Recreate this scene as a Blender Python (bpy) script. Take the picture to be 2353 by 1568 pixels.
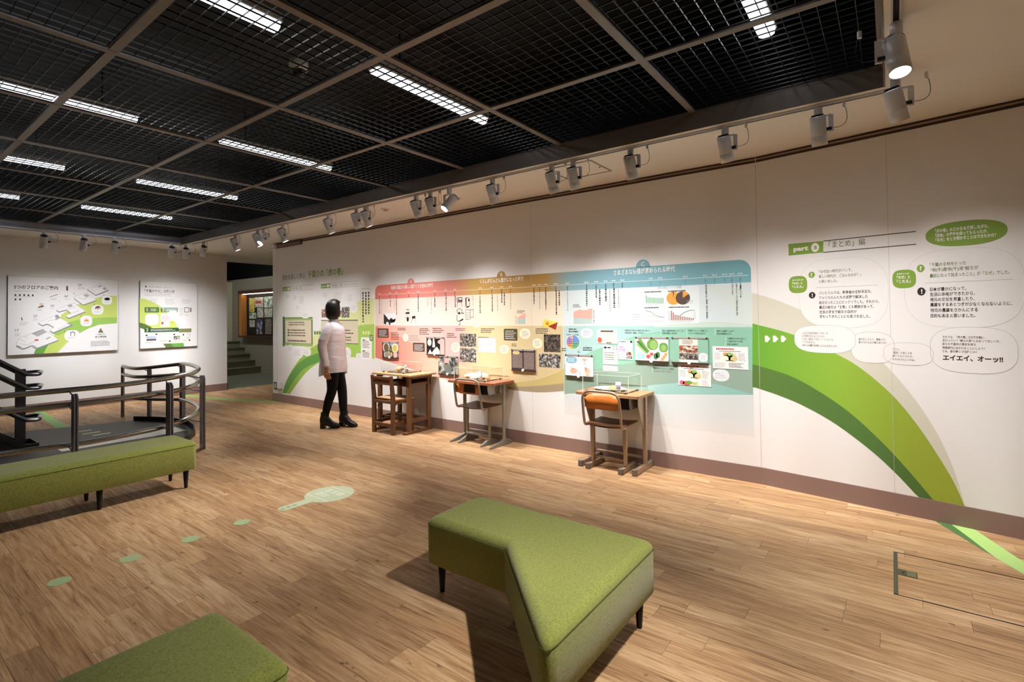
import bpy, bmesh, math, random
from mathutils import Vector, Matrix
from mathutils.geometry import tessellate_polygon

for _o in list(bpy.data.objects):
    bpy.data.objects.remove(_o, do_unlink=True)
SC = bpy.context.scene
COL = SC.collection
random.seed(7)
PI = math.pi

# ------------------------------------------------------------------ camera
FPX, CX, CY = 1173.56, 1173.04, 706.16          # lens in pixels of the 2353x1568 frame
CAM = Vector((8.2358, -4.4353, 1.35))
_yaw, _pit, _rol = 0.6413, 0.0179, -0.0121
FW = Vector((-math.sin(_yaw)*math.cos(_pit), math.cos(_yaw)*math.cos(_pit), math.sin(_pit)))
_r0 = Vector((math.cos(_yaw), math.sin(_yaw), 0)); _u0 = _r0.cross(FW)
RT = math.cos(_rol)*_r0 + math.sin(_rol)*_u0
UP = -math.sin(_rol)*_r0 + math.cos(_rol)*_u0
cd = bpy.data.cameras.new('camera'); cam = bpy.data.objects.new('camera', cd); COL.objects.link(cam)
cd.sensor_width = 36; cd.lens = FPX*36/2353
cd.shift_x = (1176.5-CX)/2353; cd.shift_y = (CY-784)/2353
cd.clip_start = 0.05; cd.clip_end = 60
cam.matrix_world = Matrix(((RT.x, UP.x, -FW.x, CAM.x), (RT.y, UP.y, -FW.y, CAM.y), (RT.z, UP.z, -FW.z, CAM.z), (0, 0, 0, 1)))
SC.camera = cam

# ------------------------------------------------------------------ world, exposure
W = bpy.data.worlds.new('world'); SC.world = W; W.use_nodes = True
W.node_tree.nodes['Background'].inputs[0].default_value = (0.9, 0.93, 1, 1)
W.node_tree.nodes['Background'].inputs[1].default_value = 0.0
SC.view_settings.view_transform = 'Standard'; SC.view_settings.look = 'None'
SC.view_settings.gamma = 1; SC.view_settings.use_curve_mapping = False
SC.view_settings.exposure = 0.45
SC.cycles.use_light_tree = False; SC.cycles.max_bounces = 6; SC.cycles.diffuse_bounces = 4; SC.cycles.glossy_bounces = 3; SC.cycles.transmission_bounces = 6; SC.cycles.transparent_max_bounces = 8
SPOT_W = 174          # track spot aimed at a wall
OUT_W = 200
BEAM, BEAM_OUT = 4.0, 2.2   # how sharply a beam peaks on its axis
COR_E = 95         # globe of the added corridor fill lamp
TUBE_E = 3.2          # diffuser of a tube light
TOP_Z = 3.3

# ------------------------------------------------------------------ pixel <-> place
HC, L1, A2, XL = 2.6015, 7.3836, 0.147, -2.046   # ceiling height, wall kink, bend, left wall
D2 = Vector((math.cos(A2), -math.sin(A2), 0)); N2 = Vector((-math.sin(A2), -math.cos(A2), 0))
def ray(x, y): return FW + RT*((x-CX)/FPX) - UP*((y-CY)/FPX)
def hit(x, y, p, n):
    v = ray(x, y); return CAM + v*((Vector(p)-CAM).dot(Vector(n))/v.dot(Vector(n)))
class Plane:
    """A wall or floor on which flat print lies: (u, v, off) -> place, pixel -> (u, v)."""
    def __init__(s, o, u, v):
        s.o = Vector(o); s.u = Vector(u); s.v = Vector(v); s.n = s.u.cross(s.v)
    def at(s, u, v, off=0.0): return s.o + s.u*u + s.v*v + s.n*(off*.3)   # print lies a fraction of a millimetre proud
    def uv(s, x, y):
        q = hit(x, y, s.o, s.n) - s.o; return (q.dot(s.u), q.dot(s.v))
W1 = Plane((0, 0, 0), (1, 0, 0), (0, 0, 1))
W2 = Plane((L1, 0, 0), D2, (0, 0, 1))
WL = Plane((XL, 0, 0), (0, 1, 0), (0, 0, 1))
FL = Plane((0, 0, 0), (1, 0, 0), (0, 1, 0))

# ------------------------------------------------------------------ materials
MATS = {}
def lin(c):
    if isinstance(c, str): c = tuple(int(c[i:i+2], 16) for i in (0, 2, 4))
    return tuple(((v/255)/12.92 if v/255 <= .04045 else ((v/255+.055)/1.055)**2.4) for v in c)
def mat(name, c='ffffff', rough=.5, metal=0, spec=.5, emit=None, estr=0, trans=0, ior=1.45, alpha=1, coat=0):
    if name in MATS: return MATS[name]
    m = bpy.data.materials.new(name); m.use_nodes = True; MATS[name] = m
    b = m.node_tree.nodes['Principled BSDF']
    b.inputs['Base Color'].default_value = (*lin(c), 1)
    b.inputs['Roughness'].default_value = rough; b.inputs['Metallic'].default_value = metal
    b.inputs['Specular IOR Level'].default_value = spec; b.inputs['IOR'].default_value = ior
    b.inputs['Transmission Weight'].default_value = trans; b.inputs['Alpha'].default_value = alpha
    b.inputs['Coat Weight'].default_value = coat
    if emit: b.inputs['Emission Color'].default_value = (*lin(emit), 1); b.inputs['Emission Strength'].default_value = estr
    return m
def N(m, t, **k):
    n = m.node_tree.nodes.new(t)
    for a, v in k.items(): setattr(n, a, v)
    return n
def LK(m, a, b): m.node_tree.links.new(a, b)
def bsdf(m): return m.node_tree.nodes['Principled BSDF']
def ramp(m, fac, stops, interp='LINEAR'):
    r = N(m, 'ShaderNodeValToRGB'); r.color_ramp.interpolation = interp
    el = r.color_ramp.elements
    while len(el) < len(stops): el.new(0.5)
    for e, (p, c) in zip(el, stops): e.position = p; e.color = (*lin(c), 1)
    LK(m, fac, r.inputs[0]); return r.outputs[0]
def mrange(m, v, a, b):
    n = N(m, 'ShaderNodeMapRange'); n.inputs[1].default_value = a; n.inputs[2].default_value = b
    LK(m, v, n.inputs[0]); return n.outputs[0]
def posaxis(m, ax):
    g = N(m, 'ShaderNodeNewGeometry'); s = N(m, 'ShaderNodeSeparateXYZ'); LK(m, g.outputs['Position'], s.inputs[0]); return s.outputs[ax]
def grad(name, ax, a, b, stops, rough=.45):
    """Printed colour that runs along one axis of the room."""
    if name in MATS: return MATS[name]
    m = mat(name, rough=rough); LK(m, ramp(m, mrange(m, posaxis(m, ax), a, b), stops), bsdf(m).inputs['Base Color']); return m
def noise(m, scale, detail=3, rough=.5, vec=None, dist=0):
    n = N(m, 'ShaderNodeTexNoise'); n.inputs['Scale'].default_value = scale; n.inputs['Detail'].default_value = detail
    n.inputs['Roughness'].default_value = rough; n.inputs['Distortion'].default_value = dist
    if vec is not None: LK(m, vec, n.inputs['Vector'])
    return n.outputs[0]
def bump(m, h, strength=.2, dist=.01):
    b = N(m, 'ShaderNodeBump'); b.inputs['Strength'].default_value = strength; b.inputs['Distance'].default_value = dist
    LK(m, h, b.inputs['Height']); LK(m, b.outputs[0], bsdf(m).inputs['Normal'])
def scaled(m, sx, sy, sz, src='Object'):
    t = N(m, 'ShaderNodeTexCoord'); p = N(m, 'ShaderNodeMapping'); p.inputs['Scale'].default_value = (sx, sy, sz)
    LK(m, t.outputs[src], p.inputs['Vector']); return p.outputs[0]
def wood(name, dark, light, axis=0, rough=.5, fine=60):
    """Grain runs along the given axis of the object."""
    if name in MATS: return MATS[name]
    m = mat(name, rough=rough); s = [fine, fine, fine]; s[axis] = fine*.06
    f = noise(m, 1, 6, .65, scaled(m, *s)); LK(m, ramp(m, f, [(.3, dark), (.7, light)]), bsdf(m).inputs['Base Color'])
    bump(m, f, .15, .002); return m
def photo(name, a, b, scale, lo=.42, hi=.58, extra=None):
    """A printed snapshot too small to read: blotches of dark and light."""
    if name in MATS: return MATS[name]
    m = mat(name, rough=.45); g = N(m, 'ShaderNodeNewGeometry')
    f = noise(m, scale, 4, .6, g.outputs['Position'], .4)
    st = [(lo, a), (hi, b)] if not extra else [(lo, a), ((lo+hi)/2, extra), (hi, b)]
    LK(m, ramp(m, f, st), bsdf(m).inputs['Base Color']); return m

# ------------------------------------------------------------------ meshes
class MB:
    def __init__(s): s.v = []; s.f = []; s.sm = []
    def add(s, vs, fs, smooth=False):
        o = len(s.v); s.v += [tuple(p) for p in vs]; s.f += [[i+o for i in f] for f in fs]; s.sm += [smooth]*len(fs); return s
    def box(s, a, b, M_=None):
        (x0, y0, z0), (x1, y1, z1) = a, b
        vs = [(x0,y0,z0),(x1,y0,z0),(x1,y1,z0),(x0,y1,z0),(x0,y0,z1),(x1,y0,z1),(x1,y1,z1),(x0,y1,z1)]
        if M_: vs = [M_ @ Vector(p) for p in vs]
        return s.add(vs, [[0,3,2,1],[4,5,6,7],[0,1,5,4],[1,2,6,5],[2,3,7,6],[3,0,4,7]])
    def bar(s, p, q, w, h, up=(0,0,1)):
        p = Vector(p); q = Vector(q); d = (q-p).normalized(); up = Vector(up)
        if abs(d.dot(up)) > .98: up = Vector((0,1,0))
        a = d.cross(up).normalized()*w/2; b = a.cross(d).normalized()*h/2
        vs = [p-a-b, p+a-b, p+a+b, p-a+b, q-a-b, q+a-b, q+a+b, q-a+b]
        return s.add(vs, [[0,3,2,1],[4,5,6,7],[0,1,5,4],[1,2,6,5],[2,3,7,6],[3,0,4,7]])
    def tube(s, pts, r, n=10, cap=True):
        pts = [Vector(p) for p in pts]; k = len(pts); rs = r if isinstance(r, (list, tuple)) else [r]*k
        d = (pts[1]-pts[0]).normalized(); a = d.orthogonal().normalized(); rings = []
        for i, p in enumerate(pts):
            t = (pts[min(i+1, k-1)]-pts[max(i-1, 0)]).normalized()
            a = (a-t*a.dot(t)).normalized(); b = t.cross(a)
            rings.append([p+(a*math.cos(2*PI*j/n)+b*math.sin(2*PI*j/n))*rs[i] for j in range(n)])
        return s.loft(rings, cap)
    def loft(s, rings, cap=True, smooth=True, closed=True):
        n = len(rings[0]); vs = [p for r in rings for p in r]; fs = []
        for i in range(len(rings)-1):
            for j in range(n if closed else n-1):
                k = (j+1) % n; fs.append([i*n+j, i*n+k, (i+1)*n+k, (i+1)*n+j])
        s.add(vs, fs, smooth)
        if cap:
            s.add(rings[0], [list(range(n))[::-1]]); s.add(rings[-1], [list(range(n))])
        return s
    def lathe(s, prof, c=(0,0,0), n=24, M_=None, cap=True):
        rings = []
        for r, z in prof:
            ring = [Vector((r*math.cos(2*PI*j/n), r*math.sin(2*PI*j/n), z)) for j in range(n)]
            if M_: ring = [M_ @ p for p in ring]
            rings.append([p+Vector(c) for p in ring])
        return s.loft(rings, cap)
    def prism(s, poly, z0, z1):
        n = len(poly); vs = [(x, y, z0) for x, y in poly]+[(x, y, z1) for x, y in poly]
        tr = tessellate_polygon([[Vector((x, y, 0)) for x, y in poly]])
        fs = [[i, (i+1) % n, (i+1) % n+n, i+n] for i in range(n)]
        for t in tr:
            a, b, c = t
            e = (poly[b][0]-poly[a][0])*(poly[c][1]-poly[a][1])-(poly[b][1]-poly[a][1])*(poly[c][0]-poly[a][0])
            t = (a, b, c) if e > 0 else (a, c, b)
            fs.append([i+n for i in t]); fs.append([t[2], t[1], t[0]])
        return s.add(vs, fs)
    def ball(s, c, r, n=14, m=9):
        rx, ry, rz = r if isinstance(r, (list, tuple)) else (r, r, r); c = Vector(c)
        rings = [[c+Vector((rx*math.sin(PI*i/m)*math.cos(2*PI*j/n), ry*math.sin(PI*i/m)*math.sin(2*PI*j/n), -rz*math.cos(PI*i/m))) for j in range(n)] for i in range(1, m)]
        s.loft(rings, False); o = len(s.v); vs = [c-Vector((0,0,rz)), c+Vector((0,0,rz))]
        s.v += [tuple(p) for p in vs]; k = o-n*(m-1)
        for j in range(n):
            q = (j+1) % n; s.f.append([o, k+q, k+j]); s.f.append([o+1, k+n*(m-2)+j, k+n*(m-2)+q]); s.sm += [True, True]
        return s
    def mesh(s, name, m=None, weld=False):
        me = bpy.data.meshes.new(name); me.from_pydata([tuple(p) for p in s.v], [], s.f)
        me.polygons.foreach_set('use_smooth', s.sm); me.update()
        if m: me.materials.append(m if not isinstance(m, str) else MATS[m])
        return me
    def obj(s, name, m, parent=None, bevel=0, seg=2, fix=False):
        me = s.mesh(name, m)
        if fix or bevel:
            bm = bmesh.new(); bm.from_mesh(me)
            if bevel: bmesh.ops.remove_doubles(bm, verts=bm.verts, dist=1e-5)
            bmesh.ops.recalc_face_normals(bm, faces=bm.faces)
            if bevel:
                ed = [e for e in bm.edges if len(e.link_faces) == 2 and e.calc_face_angle(0) > .6]
                bmesh.ops.bevel(bm, geom=ed, offset=bevel, segments=seg, profile=.5, affect='EDGES', clamp_overlap=True)
            bm.to_mesh(me); bm.free()
        return link(name, me, parent)
def link(name, data, parent=None):
    o = bpy.data.objects.new(name, data); COL.objects.link(o)
    if parent is not None: o.parent = parent
    return o
def tag(o, label=None, cat=None, group=None, kind=None):
    if label: o['label'] = label
    if cat: o['category'] = cat
    if group: o['group'] = group
    if kind: o['kind'] = kind
    return o
def thing(name, label, cat, loc=(0,0,0), rz=0, group=None):
    o = link(name, None); o.location = loc; o.rotation_euler = (0, 0, rz); o.empty_display_size = .1
    return tag(o, label, cat, group)
def copy_tree(o, parent=None):
    c = o.copy(); COL.objects.link(c); c.parent = parent
    for ch in list(o.children): copy_tree(ch, c)
    return c
def arc(c, r, a0, a1, n, f=lambda x, y: (x, y)):
    return [f(c[0]+r*math.cos(a0+(a1-a0)*i/n), c[1]+r*math.sin(a0+(a1-a0)*i/n)) for i in range(n+1)]

# ------------------------------------------------------------------ flat print on a plane
def plan(mb, pl, pts, off):
    """Polygon of (u, v) points laid on a plane, with the right side out."""
    tr = tessellate_polygon([[Vector((u, v, 0)) for u, v in pts]])
    fs = []
    for a, b, c in tr:
        e = (pts[b][0]-pts[a][0])*(pts[c][1]-pts[a][1])-(pts[b][1]-pts[a][1])*(pts[c][0]-pts[a][0])
        fs.append([a, b, c] if e > 0 else [a, c, b])
    mb.add([pl.at(u, v, off) for u, v in pts], fs); return mb
def poly(name, pl, pts, off, m, parent):
    return plan(MB(), pl, pts, off).obj(name, m, parent)
def rrect(u0, v0, u1, v1, r, n=5):
    if u1 < u0: u0, u1 = u1, u0
    if v1 < v0: v0, v1 = v1, v0
    r = min(r, (u1-u0)/2, (v1-v0)/2)
    return (arc((u1-r, v0+r), r, -PI/2, 0, n)+arc((u1-r, v1-r), r, 0, PI/2, n)+arc((u0+r, v1-r), r, PI/2, PI, n)+arc((u0+r, v0+r), r, PI, 1.5*PI, n))
def sell(cu, cv, ru, rv, e=2.6, n=48):
    o = []
    for i in range(n):
        t = 2*PI*i/n; c, s = math.cos(t), math.sin(t)
        o.append((cu+ru*math.copysign(abs(c)**(2/e), c), cv+rv*math.copysign(abs(s)**(2/e), s)))
    return o
def ring(mb, pl, pts, w, off):
    cu = sum(p[0] for p in pts)/len(pts); cv = sum(p[1] for p in pts)/len(pts); n = len(pts); q = []
    for u, v in pts:
        d = math.hypot(u-cu, v-cv) or 1; q.append((u-(u-cu)/d*w, v-(v-cv)/d*w))
    vs = [pl.at(u, v, off) for u, v in pts]+[pl.at(u, v, off) for u, v in q]
    mb.add(vs, [[i, (i+1) % n, n+(i+1) % n, n+i] for i in range(n)]); return mb
def line(mb, pl, a, b, w, off):
    du, dv = b[0]-a[0], b[1]-a[1]; L = math.hypot(du, dv) or 1; x, y = -dv/L*w/2, du/L*w/2
    return plan(mb, pl, [(a[0]-x, a[1]-y), (b[0]-x, b[1]-y), (b[0]+x, b[1]+y), (a[0]+x, a[1]+y)], off)
_TXT = {}
def glyphs(s, bold=0.0, align='LEFT', lead=1.0):
    k = (s, bold, align, lead)
    if k not in _TXT:
        c = bpy.data.curves.new('t', 'FONT'); c.body = s; c.resolution_u = 2; c.offset = bold; c.align_x = align; c.space_line = lead
        o = bpy.data.objects.new('t', c); COL.objects.link(o)
        me = bpy.data.meshes.new_from_object(o.evaluated_get(bpy.context.evaluated_depsgraph_get()))
        _TXT[k] = ([tuple(v.co) for v in me.vertices], [list(p.vertices) for p in me.polygons])
        bpy.data.objects.remove(o); bpy.data.curves.remove(c); bpy.data.meshes.remove(me)
    return _TXT[k]
def text(name, pl, s, u, v, h, m, parent, off, width=None, bold=0.0, align='LEFT', lead=1.0, rot=0):
    """Lettering with its first baseline at (u, v); h is the size of one character."""
    vs, fs = glyphs(s, bold/h if bold else 0, align, lead)
    x0 = min(p[0] for p in vs); x1 = max(p[0] for p in vs)
    kx = (width/(x1-x0)) if width else h
    xs = x0 if width else 0
    mb = MB(); cr, sr = math.cos(rot), math.sin(rot)
    pts = [((p[0]-xs)*kx, p[1]*h) for p in vs]
    mb.add([pl.at(u+x*cr-y*sr, v+x*sr+y*cr, off) for x, y in pts], fs)
    return mb.obj(name, m, parent)
def ptext(name, pl, s, p0, x1, hpx, m, parent, off, bold=0.0):
    """Lettering from pixel p0 (left end of the baseline) to column x1, hpx pixels tall."""
    u, v = pl.uv(*p0); u1 = pl.uv(x1, p0[1])[0]; v1 = pl.uv(p0[0], p0[1]-hpx)[1]
    return text(name, pl, s, u, v, (v1-v)/.86, m, parent, off, width=u1-u, bold=bold)
def vtext(name, pl, s, p0, y1, m, parent, off, bold=0.0):
    """Vertical lettering, top centre at pixel p0, down to row y1."""
    u, v = pl.uv(*p0); v1 = pl.uv(p0[0], y1)[1]; n = len(s); h = (v-v1)/n
    return text(name, pl, '\n'.join(s), u, v-h*.86, h, m, parent, off, align='CENTER', bold=bold, lead=1.0)
def greek(name, pl, u0, v0, u1, v1, rows, m, parent, off, fill=.5, vert=False, ragged=.25, char=None):
    """Rows of print too small to read."""
    mb = MB(); 
    if u1 < u0: u0, u1 = u1, u0
    if v1 < v0: v0, v1 = v1, v0
    if not vert:
        rh = (v1-v0)/rows; ch = char or rh*.8
        for i in range(rows):
            v = v1-rh*(i+.5); u = u0; end = u1-(u1-u0)*ragged*random.random()
            while u < end-ch*.3:
                w = min(ch*random.choice((.5, .7, .8, .9)), end-u); hh = rh*fill*random.uniform(.7, 1.05)/2
                plan(mb, pl, [(u, v-hh), (u+w, v-hh), (u+w, v+hh), (u, v+hh)], off); u += w+ch*.22
    else:
        rw = (u1-u0)/rows; ch = char or rw*.8
        for i in range(rows):
            u = u1-rw*(i+.5); v = v1; end = v0+(v1-v0)*ragged*random.random()
            while v > end+ch*.3:
                w = min(ch*random.choice((.5, .7, .8)), v-end); hh = rw*fill*random.uniform(.6, 1.05)/2
                plan(mb, pl, [(u-hh, v-w), (u+hh, v-w), (u+hh, v), (u-hh, v)], off); v -= w+ch*.25
    return mb.obj(name, m, parent)
def pgreek(name, pl, p0, p1, rows, m, parent, off, **k):
    u0, v0 = pl.uv(*p0); u1, _ = pl.uv(p1[0], p0[1]); v1 = pl.uv(p0[0], p1[1])[1]
    return greek(name, pl, u0, v0, u1, v1, rows, m, parent, off, **k)

# ================================================================== THE ROOM
mat('wall_white', 'ebe9e8', .3, spec=.5); mat('ceil_white', 'efeae4', .6)
mat('base_brown', '8b7169', .45); mat('bar_brown', '77706b', .45, .2); mat('black', '0c0c0d', .6, spec=.3)
mat('louver', '0e0e10', .35, .2, spec=.6); mat('dark_trim', '3a2b22', .5); mat('light_trim', 'a98f7d', .5)
mat('white_plastic', 'e8e8e8', .4); mat('black_plastic', '17171a', .4); mat('steel', 'b5b6ba', .25, 1); mat('grey_paint', 'dadde6', .3, .05)
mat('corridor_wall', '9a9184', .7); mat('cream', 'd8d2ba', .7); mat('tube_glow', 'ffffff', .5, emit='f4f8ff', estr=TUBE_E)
mat('tube_white', 'd8dadc', .4); mat('seam', 'bdb5b0', .5)
_m = mat('corridor_floor', '6f7268', .35)
LK(_m, ramp(_m, noise(_m, 1, 5, .7, scaled(_m, 3, 60, 3)), [(.35, '565a50'), (.65, '8b8d80')]), bsdf(_m).inputs['Base Color'])

def plank_mat(name, stuff):
    m = mat(name, rough=.55, spec=.3)
    if stuff:
        a = N(m, 'ShaderNodeAttribute'); a.attribute_name = 'tone'; tone = a.outputs['Fac']
        g = N(m, 'ShaderNodeNewGeometry'); vec = g.outputs['Position']
    else:
        a = N(m, 'ShaderNodeObjectInfo'); tone = a.outputs['Random']
        g = N(m, 'ShaderNodeTexCoord'); vec = g.outputs['Object']
    mul = N(m, 'ShaderNodeMath', operation='MULTIPLY'); LK(m, tone, mul.inputs[0]); mul.inputs[1].default_value = 53.0
    cmb = N(m, 'ShaderNodeCombineXYZ'); [LK(m, mul.outputs[0], cmb.inputs[i]) for i in range(3)]
    add = N(m, 'ShaderNodeVectorMath', operation='ADD'); LK(m, vec, add.inputs[0]); LK(m, cmb.outputs[0], add.inputs[1])
    def sc(x, y):
        p = N(m, 'ShaderNodeMapping'); p.inputs['Scale'].default_value = (x, y, 1); LK(m, add.outputs[0], p.inputs['Vector']); return p.outputs[0]
    f1 = noise(m, 1, 5, .62, sc(2.6, 34), 1.1); f2 = noise(m, 1, 3, .6, sc(5, 130)); f3 = noise(m, 1, 2, .5, sc(14, 20))
    mx = N(m, 'ShaderNodeMath', operation='MULTIPLY_ADD'); LK(m, f2, mx.inputs[0]); mx.inputs[1].default_value = .55; LK(m, f1, mx.inputs[2])
    c1 = ramp(m, mx.outputs[0], [(.50, '806349'), (.66, 'b08b66'), (.80, 'c6a37b'), (1, 'dabc96')])
    c2 = ramp(m, tone, [(0, 'c4b2a4'), (.25, 'e2d4c6'), (.55, 'ffffff'), (.8, 'f6ebdd'), (1, 'd8c2b0')])
    mm = N(m, 'ShaderNodeMixRGB', blend_type='MULTIPLY'); mm.inputs[0].default_value = .65; LK(m, c1, mm.inputs[1]); LK(m, c2, mm.inputs[2])
    kn = ramp(m, f3, [(.24, '5a3c28'), (.30, 'ffffff')])
    m2 = N(m, 'ShaderNodeMixRGB', blend_type='MULTIPLY'); m2.inputs[0].default_value = .6; LK(m, mm.outputs[0], m2.inputs[1]); LK(m, kn, m2.inputs[2])
    LK(m, m2.outputs[0], bsdf(m).inputs['Base Color']); bump(m, mx.outputs[0], .12, .002)
    return m
plank_mat('plank', False); plank_mat('plank_far', True)

# floor: slab with vinyl planks laid on it, all running along the long wall
floor = tag(MB().box((-2.13, -7.6, -.10), (11.9, .0, -.008)).box((-2.13, 0, -.10), (-.02, 2.15, -.008)).obj('floor', mat('slab', '2c1f17', .8)), 'light brown wood plank floor of the exhibition room', None, None, 'structure')
PW, PL_ = .1112, .92
pm = MB().box((-PL_/2+.0006, -PW/2+.0005, -.009), (PL_/2-.0006, PW/2-.0005, 0)).mesh('plank', 'plank')
spots_ = []
for i in range(-19, 68):
    y = -PW*(i+.5); x = -2.6+random.random()*PL_; 
    while x < 12.3:
        if not (y > 0 and x > .45):
            d = Vector((x, y, 0))-CAM; z = d.dot(FW); r = 0
            if z > .3:
                sx = CX+FPX*d.dot(RT)/z; sy = CY-FPX*d.dot(UP)/z
                ins = (-2.1+PL_/2 < x < 11.4 and -200 < sx < 2553 and sy < 1640); r = 1.35/z**3 if ins else 0
            spots_.append((r, x, y))
        x += PL_
spots_.sort(reverse=True)
for r, x, y in spots_[:300]:
    o = link('plank', pm, floor); o.location = (x, y, 0)
mb = MB(); tone = []
for r, x, y in spots_[300:]:
    xa, xb = max(x-PL_/2+.0006, -2.13), min(x+PL_/2-.0006, 11.9 if y < 0 else -.02)
    if xb-xa < .01: continue
    mb.box((xa, y-PW/2+.0005, -.009), (xb, y+PW/2-.0005, 0)); tone += [random.random()]*8
pf = mb.obj('plank_field', MATS['plank_far'], floor); tag(pf, kind='stuff')
at_ = pf.data.attributes.new('tone', 'FLOAT', 'POINT'); at_.data.foreach_set('value', tone)

# walls
def struct(o, label=None): return tag(o, label, None, None, 'structure')
wall_r = struct(MB().box((0, 0, 0), (L1, .14, HC)).obj('wall_right', 'wall_white'), 'long white wall carrying the timeline mural')
e = L1*1.0; q = Vector((L1, 0, 0)); q2 = q+D2*4.4
wall_b = struct(MB().prism([(L1, 0), (q2.x, q2.y), (q2.x, q2.y+.14), (L1, .14)], 0, HC).obj('wall_right_bend', 'wall_white', fix=True), 'white wall section bending toward the viewer at the right')
wall_l = struct(MB().box((XL-.14, -7.6, 0), (XL, .188, HC)).obj('wall_left', 'wall_white'), 'white wall with two guide panels at the left')
struct(MB().box((-2.2, -7.74, 0), (11.9, -7.6, HC)).obj('wall_back', 'wall_white'))
struct(MB().box((11.9, -7.74, 0), (12.04, .3, HC)).obj('wall_near', 'wall_white'))
BH = .131
struct(MB().box((-.012, -.009, 0), (L1+.001, 0, BH)).box((-.012, 0, 0), (0, .14, BH)).obj('baseboard_right', 'base_brown'))
struct(MB().prism([(L1+.004, -.0085), (q2.x, q2.y-.009), (q2.x, q2.y), (L1+.004, 0)], 0, BH).obj('baseboard_right_bend', 'base_brown', fix=True))
struct(MB().box((XL, -7.6, 0), (XL+.009, .2, BH)).box((XL-.14, .188, 0), (XL+.009, .2, BH)).obj('baseboard_left', 'base_brown'))
for x in (.13, 5.2): MB().box((x-.001, -.0006, BH), (x+.001, 0, HC-.05)).obj('wall_seam', 'seam', wall_r)
MB().box((L1-.0015, -.0012, BH), (L1+.0015, 0, HC-.05)).obj('wall_seam', 'seam', wall_b)
u = W2.uv(2038, 420)[0]; p = W2.at(u, 0, 0)
MB().bar(W2.at(u, BH, .0004), W2.at(u, HC-.05, .0004), .002, .001, tuple(N2)).obj('wall_seam', 'seam', wall_b)
# picture rail under the ceiling: two dark grooves round a pale lip
def rail(pl, u0, u1, nm, gap=.012):
    mb = MB(); 
    for a, b, d in ((HC-.016, HC-.002, .010), (HC-.046, HC-.028, .012)):
        vs = [pl.at(u, v, o) for o in (0, d) for (u, v) in ((u0, a), (u1, a), (u1, b), (u0, b))]
        mb.add(vs, [[0,3,2,1],[4,5,6,7],[0,1,5,4],[1,2,6,5],[2,3,7,6],[3,0,4,7]])
    r = struct(mb.obj(nm, 'dark_trim', fix=True)); mb = MB()
    vs = [pl.at(u, v, o) for o in (0, .014) for (u, v) in ((u0, HC-.028), (u1, HC-.028), (u1, HC-.016), (u0, HC-.016))]
    mb.add(vs, [[0,3,2,1],[4,5,6,7],[0,1,5,4],[1,2,6,5],[2,3,7,6],[3,0,4,7]]).obj('rail_lip', 'light_trim', r, fix=True)
rail(W1, .85, L1, 'trim_1'); rail(W2, .006, 4.3, 'trim_2')

# ceiling: white soffit round a recess filled with black louvres
XR0, XR1, YR0, YR1 = -1.163, 8.232, -6.30, -.930
ceiling = struct(MB().box((-3.0, YR1, HC), (12, 2.3, HC+.05)).box((-3.0, -7.7, HC), (XR0, YR1, HC+.05)).box((XR1, -7.7, HC), (12, YR1, HC+.05)).box((XR0, -7.7, HC), (XR1, YR0, HC+.05)).obj('ceiling', 'ceil_white'), 'white soffit ceiling framing a black louvre recess')
ZG = 2.712
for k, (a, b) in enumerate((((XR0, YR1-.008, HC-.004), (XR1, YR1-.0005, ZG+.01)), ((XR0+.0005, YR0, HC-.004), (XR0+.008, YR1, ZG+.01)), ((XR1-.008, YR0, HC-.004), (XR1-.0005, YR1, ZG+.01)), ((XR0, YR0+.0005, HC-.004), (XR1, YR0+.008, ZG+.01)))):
    MB().box(a, b).obj('recess_fascia', mat('fascia_lit', '9c9ca8', .4, .4) if k == 1 else 'bar_brown', ceiling)  # left side: its cool brightness is put into a lighter colour
for a, b in (((XR0, YR1-.012, ZG-.006), (XR1, YR1, ZG+.012)), ((XR0, YR0, ZG-.006), (XR0+.012, YR1, ZG+.012)), ((XR1-.03, YR0, ZG-.006), (XR1, YR1, ZG+.012))):
    MB().box(a, b).obj('ledge_strip', 'bar_brown', ceiling)
mb = MB().box((XR0-.3, YR0-.3, TOP_Z), (XR1+.3, YR1+.3, TOP_Z+.05))
for a, b in (((XR0-.3, YR1+.25, HC+.05), (XR1+.3, YR1+.3, TOP_Z)), ((XR0-.3, YR0-.3, HC+.05), (XR1+.3, YR0-.25, TOP_Z)), ((XR0-.3, YR0-.3, HC+.05), (XR0-.25, YR1+.3, TOP_Z)), ((XR1+.25, YR0-.3, HC+.05), (XR1+.3, YR1+.3, TOP_Z))): mb.box(a, b)
mb.obj('dark_void', 'black', ceiling)
NX = 9; SX = (XR1-XR0)/NX; YS = [YR1-.903-.873*k for k in range(6)]
YE = [YR1]+YS+[YR0]
BW = .042
for k in range(1, NX): MB().box((XR0+SX*k-BW/2, YR0, ZG-.003), (XR0+SX*k+BW/2, YR1, ZG+.009)).obj('grid_bar', 'bar_brown', ceiling)
for y in YS: MB().box((XR0, y-BW/2, ZG-.002), (XR1, y+BW/2, ZG+.0095)).obj('grid_bar', 'bar_brown', ceiling)
def louver_mesh(w, d, nx, ny):
    mb = MB(); t = .0013
    for i in range(nx+1): x = -w/2+w*i/nx; mb.box((x-t, -d/2, 0), (x+t, d/2, .0075))
    for j in range(ny+1): y = -d/2+d*j/ny; mb.box((-w/2, y-t, .0004), (w/2, y+t, .0072))
    return mb.mesh('louver_panel', 'louver')
_lm = {}
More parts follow.
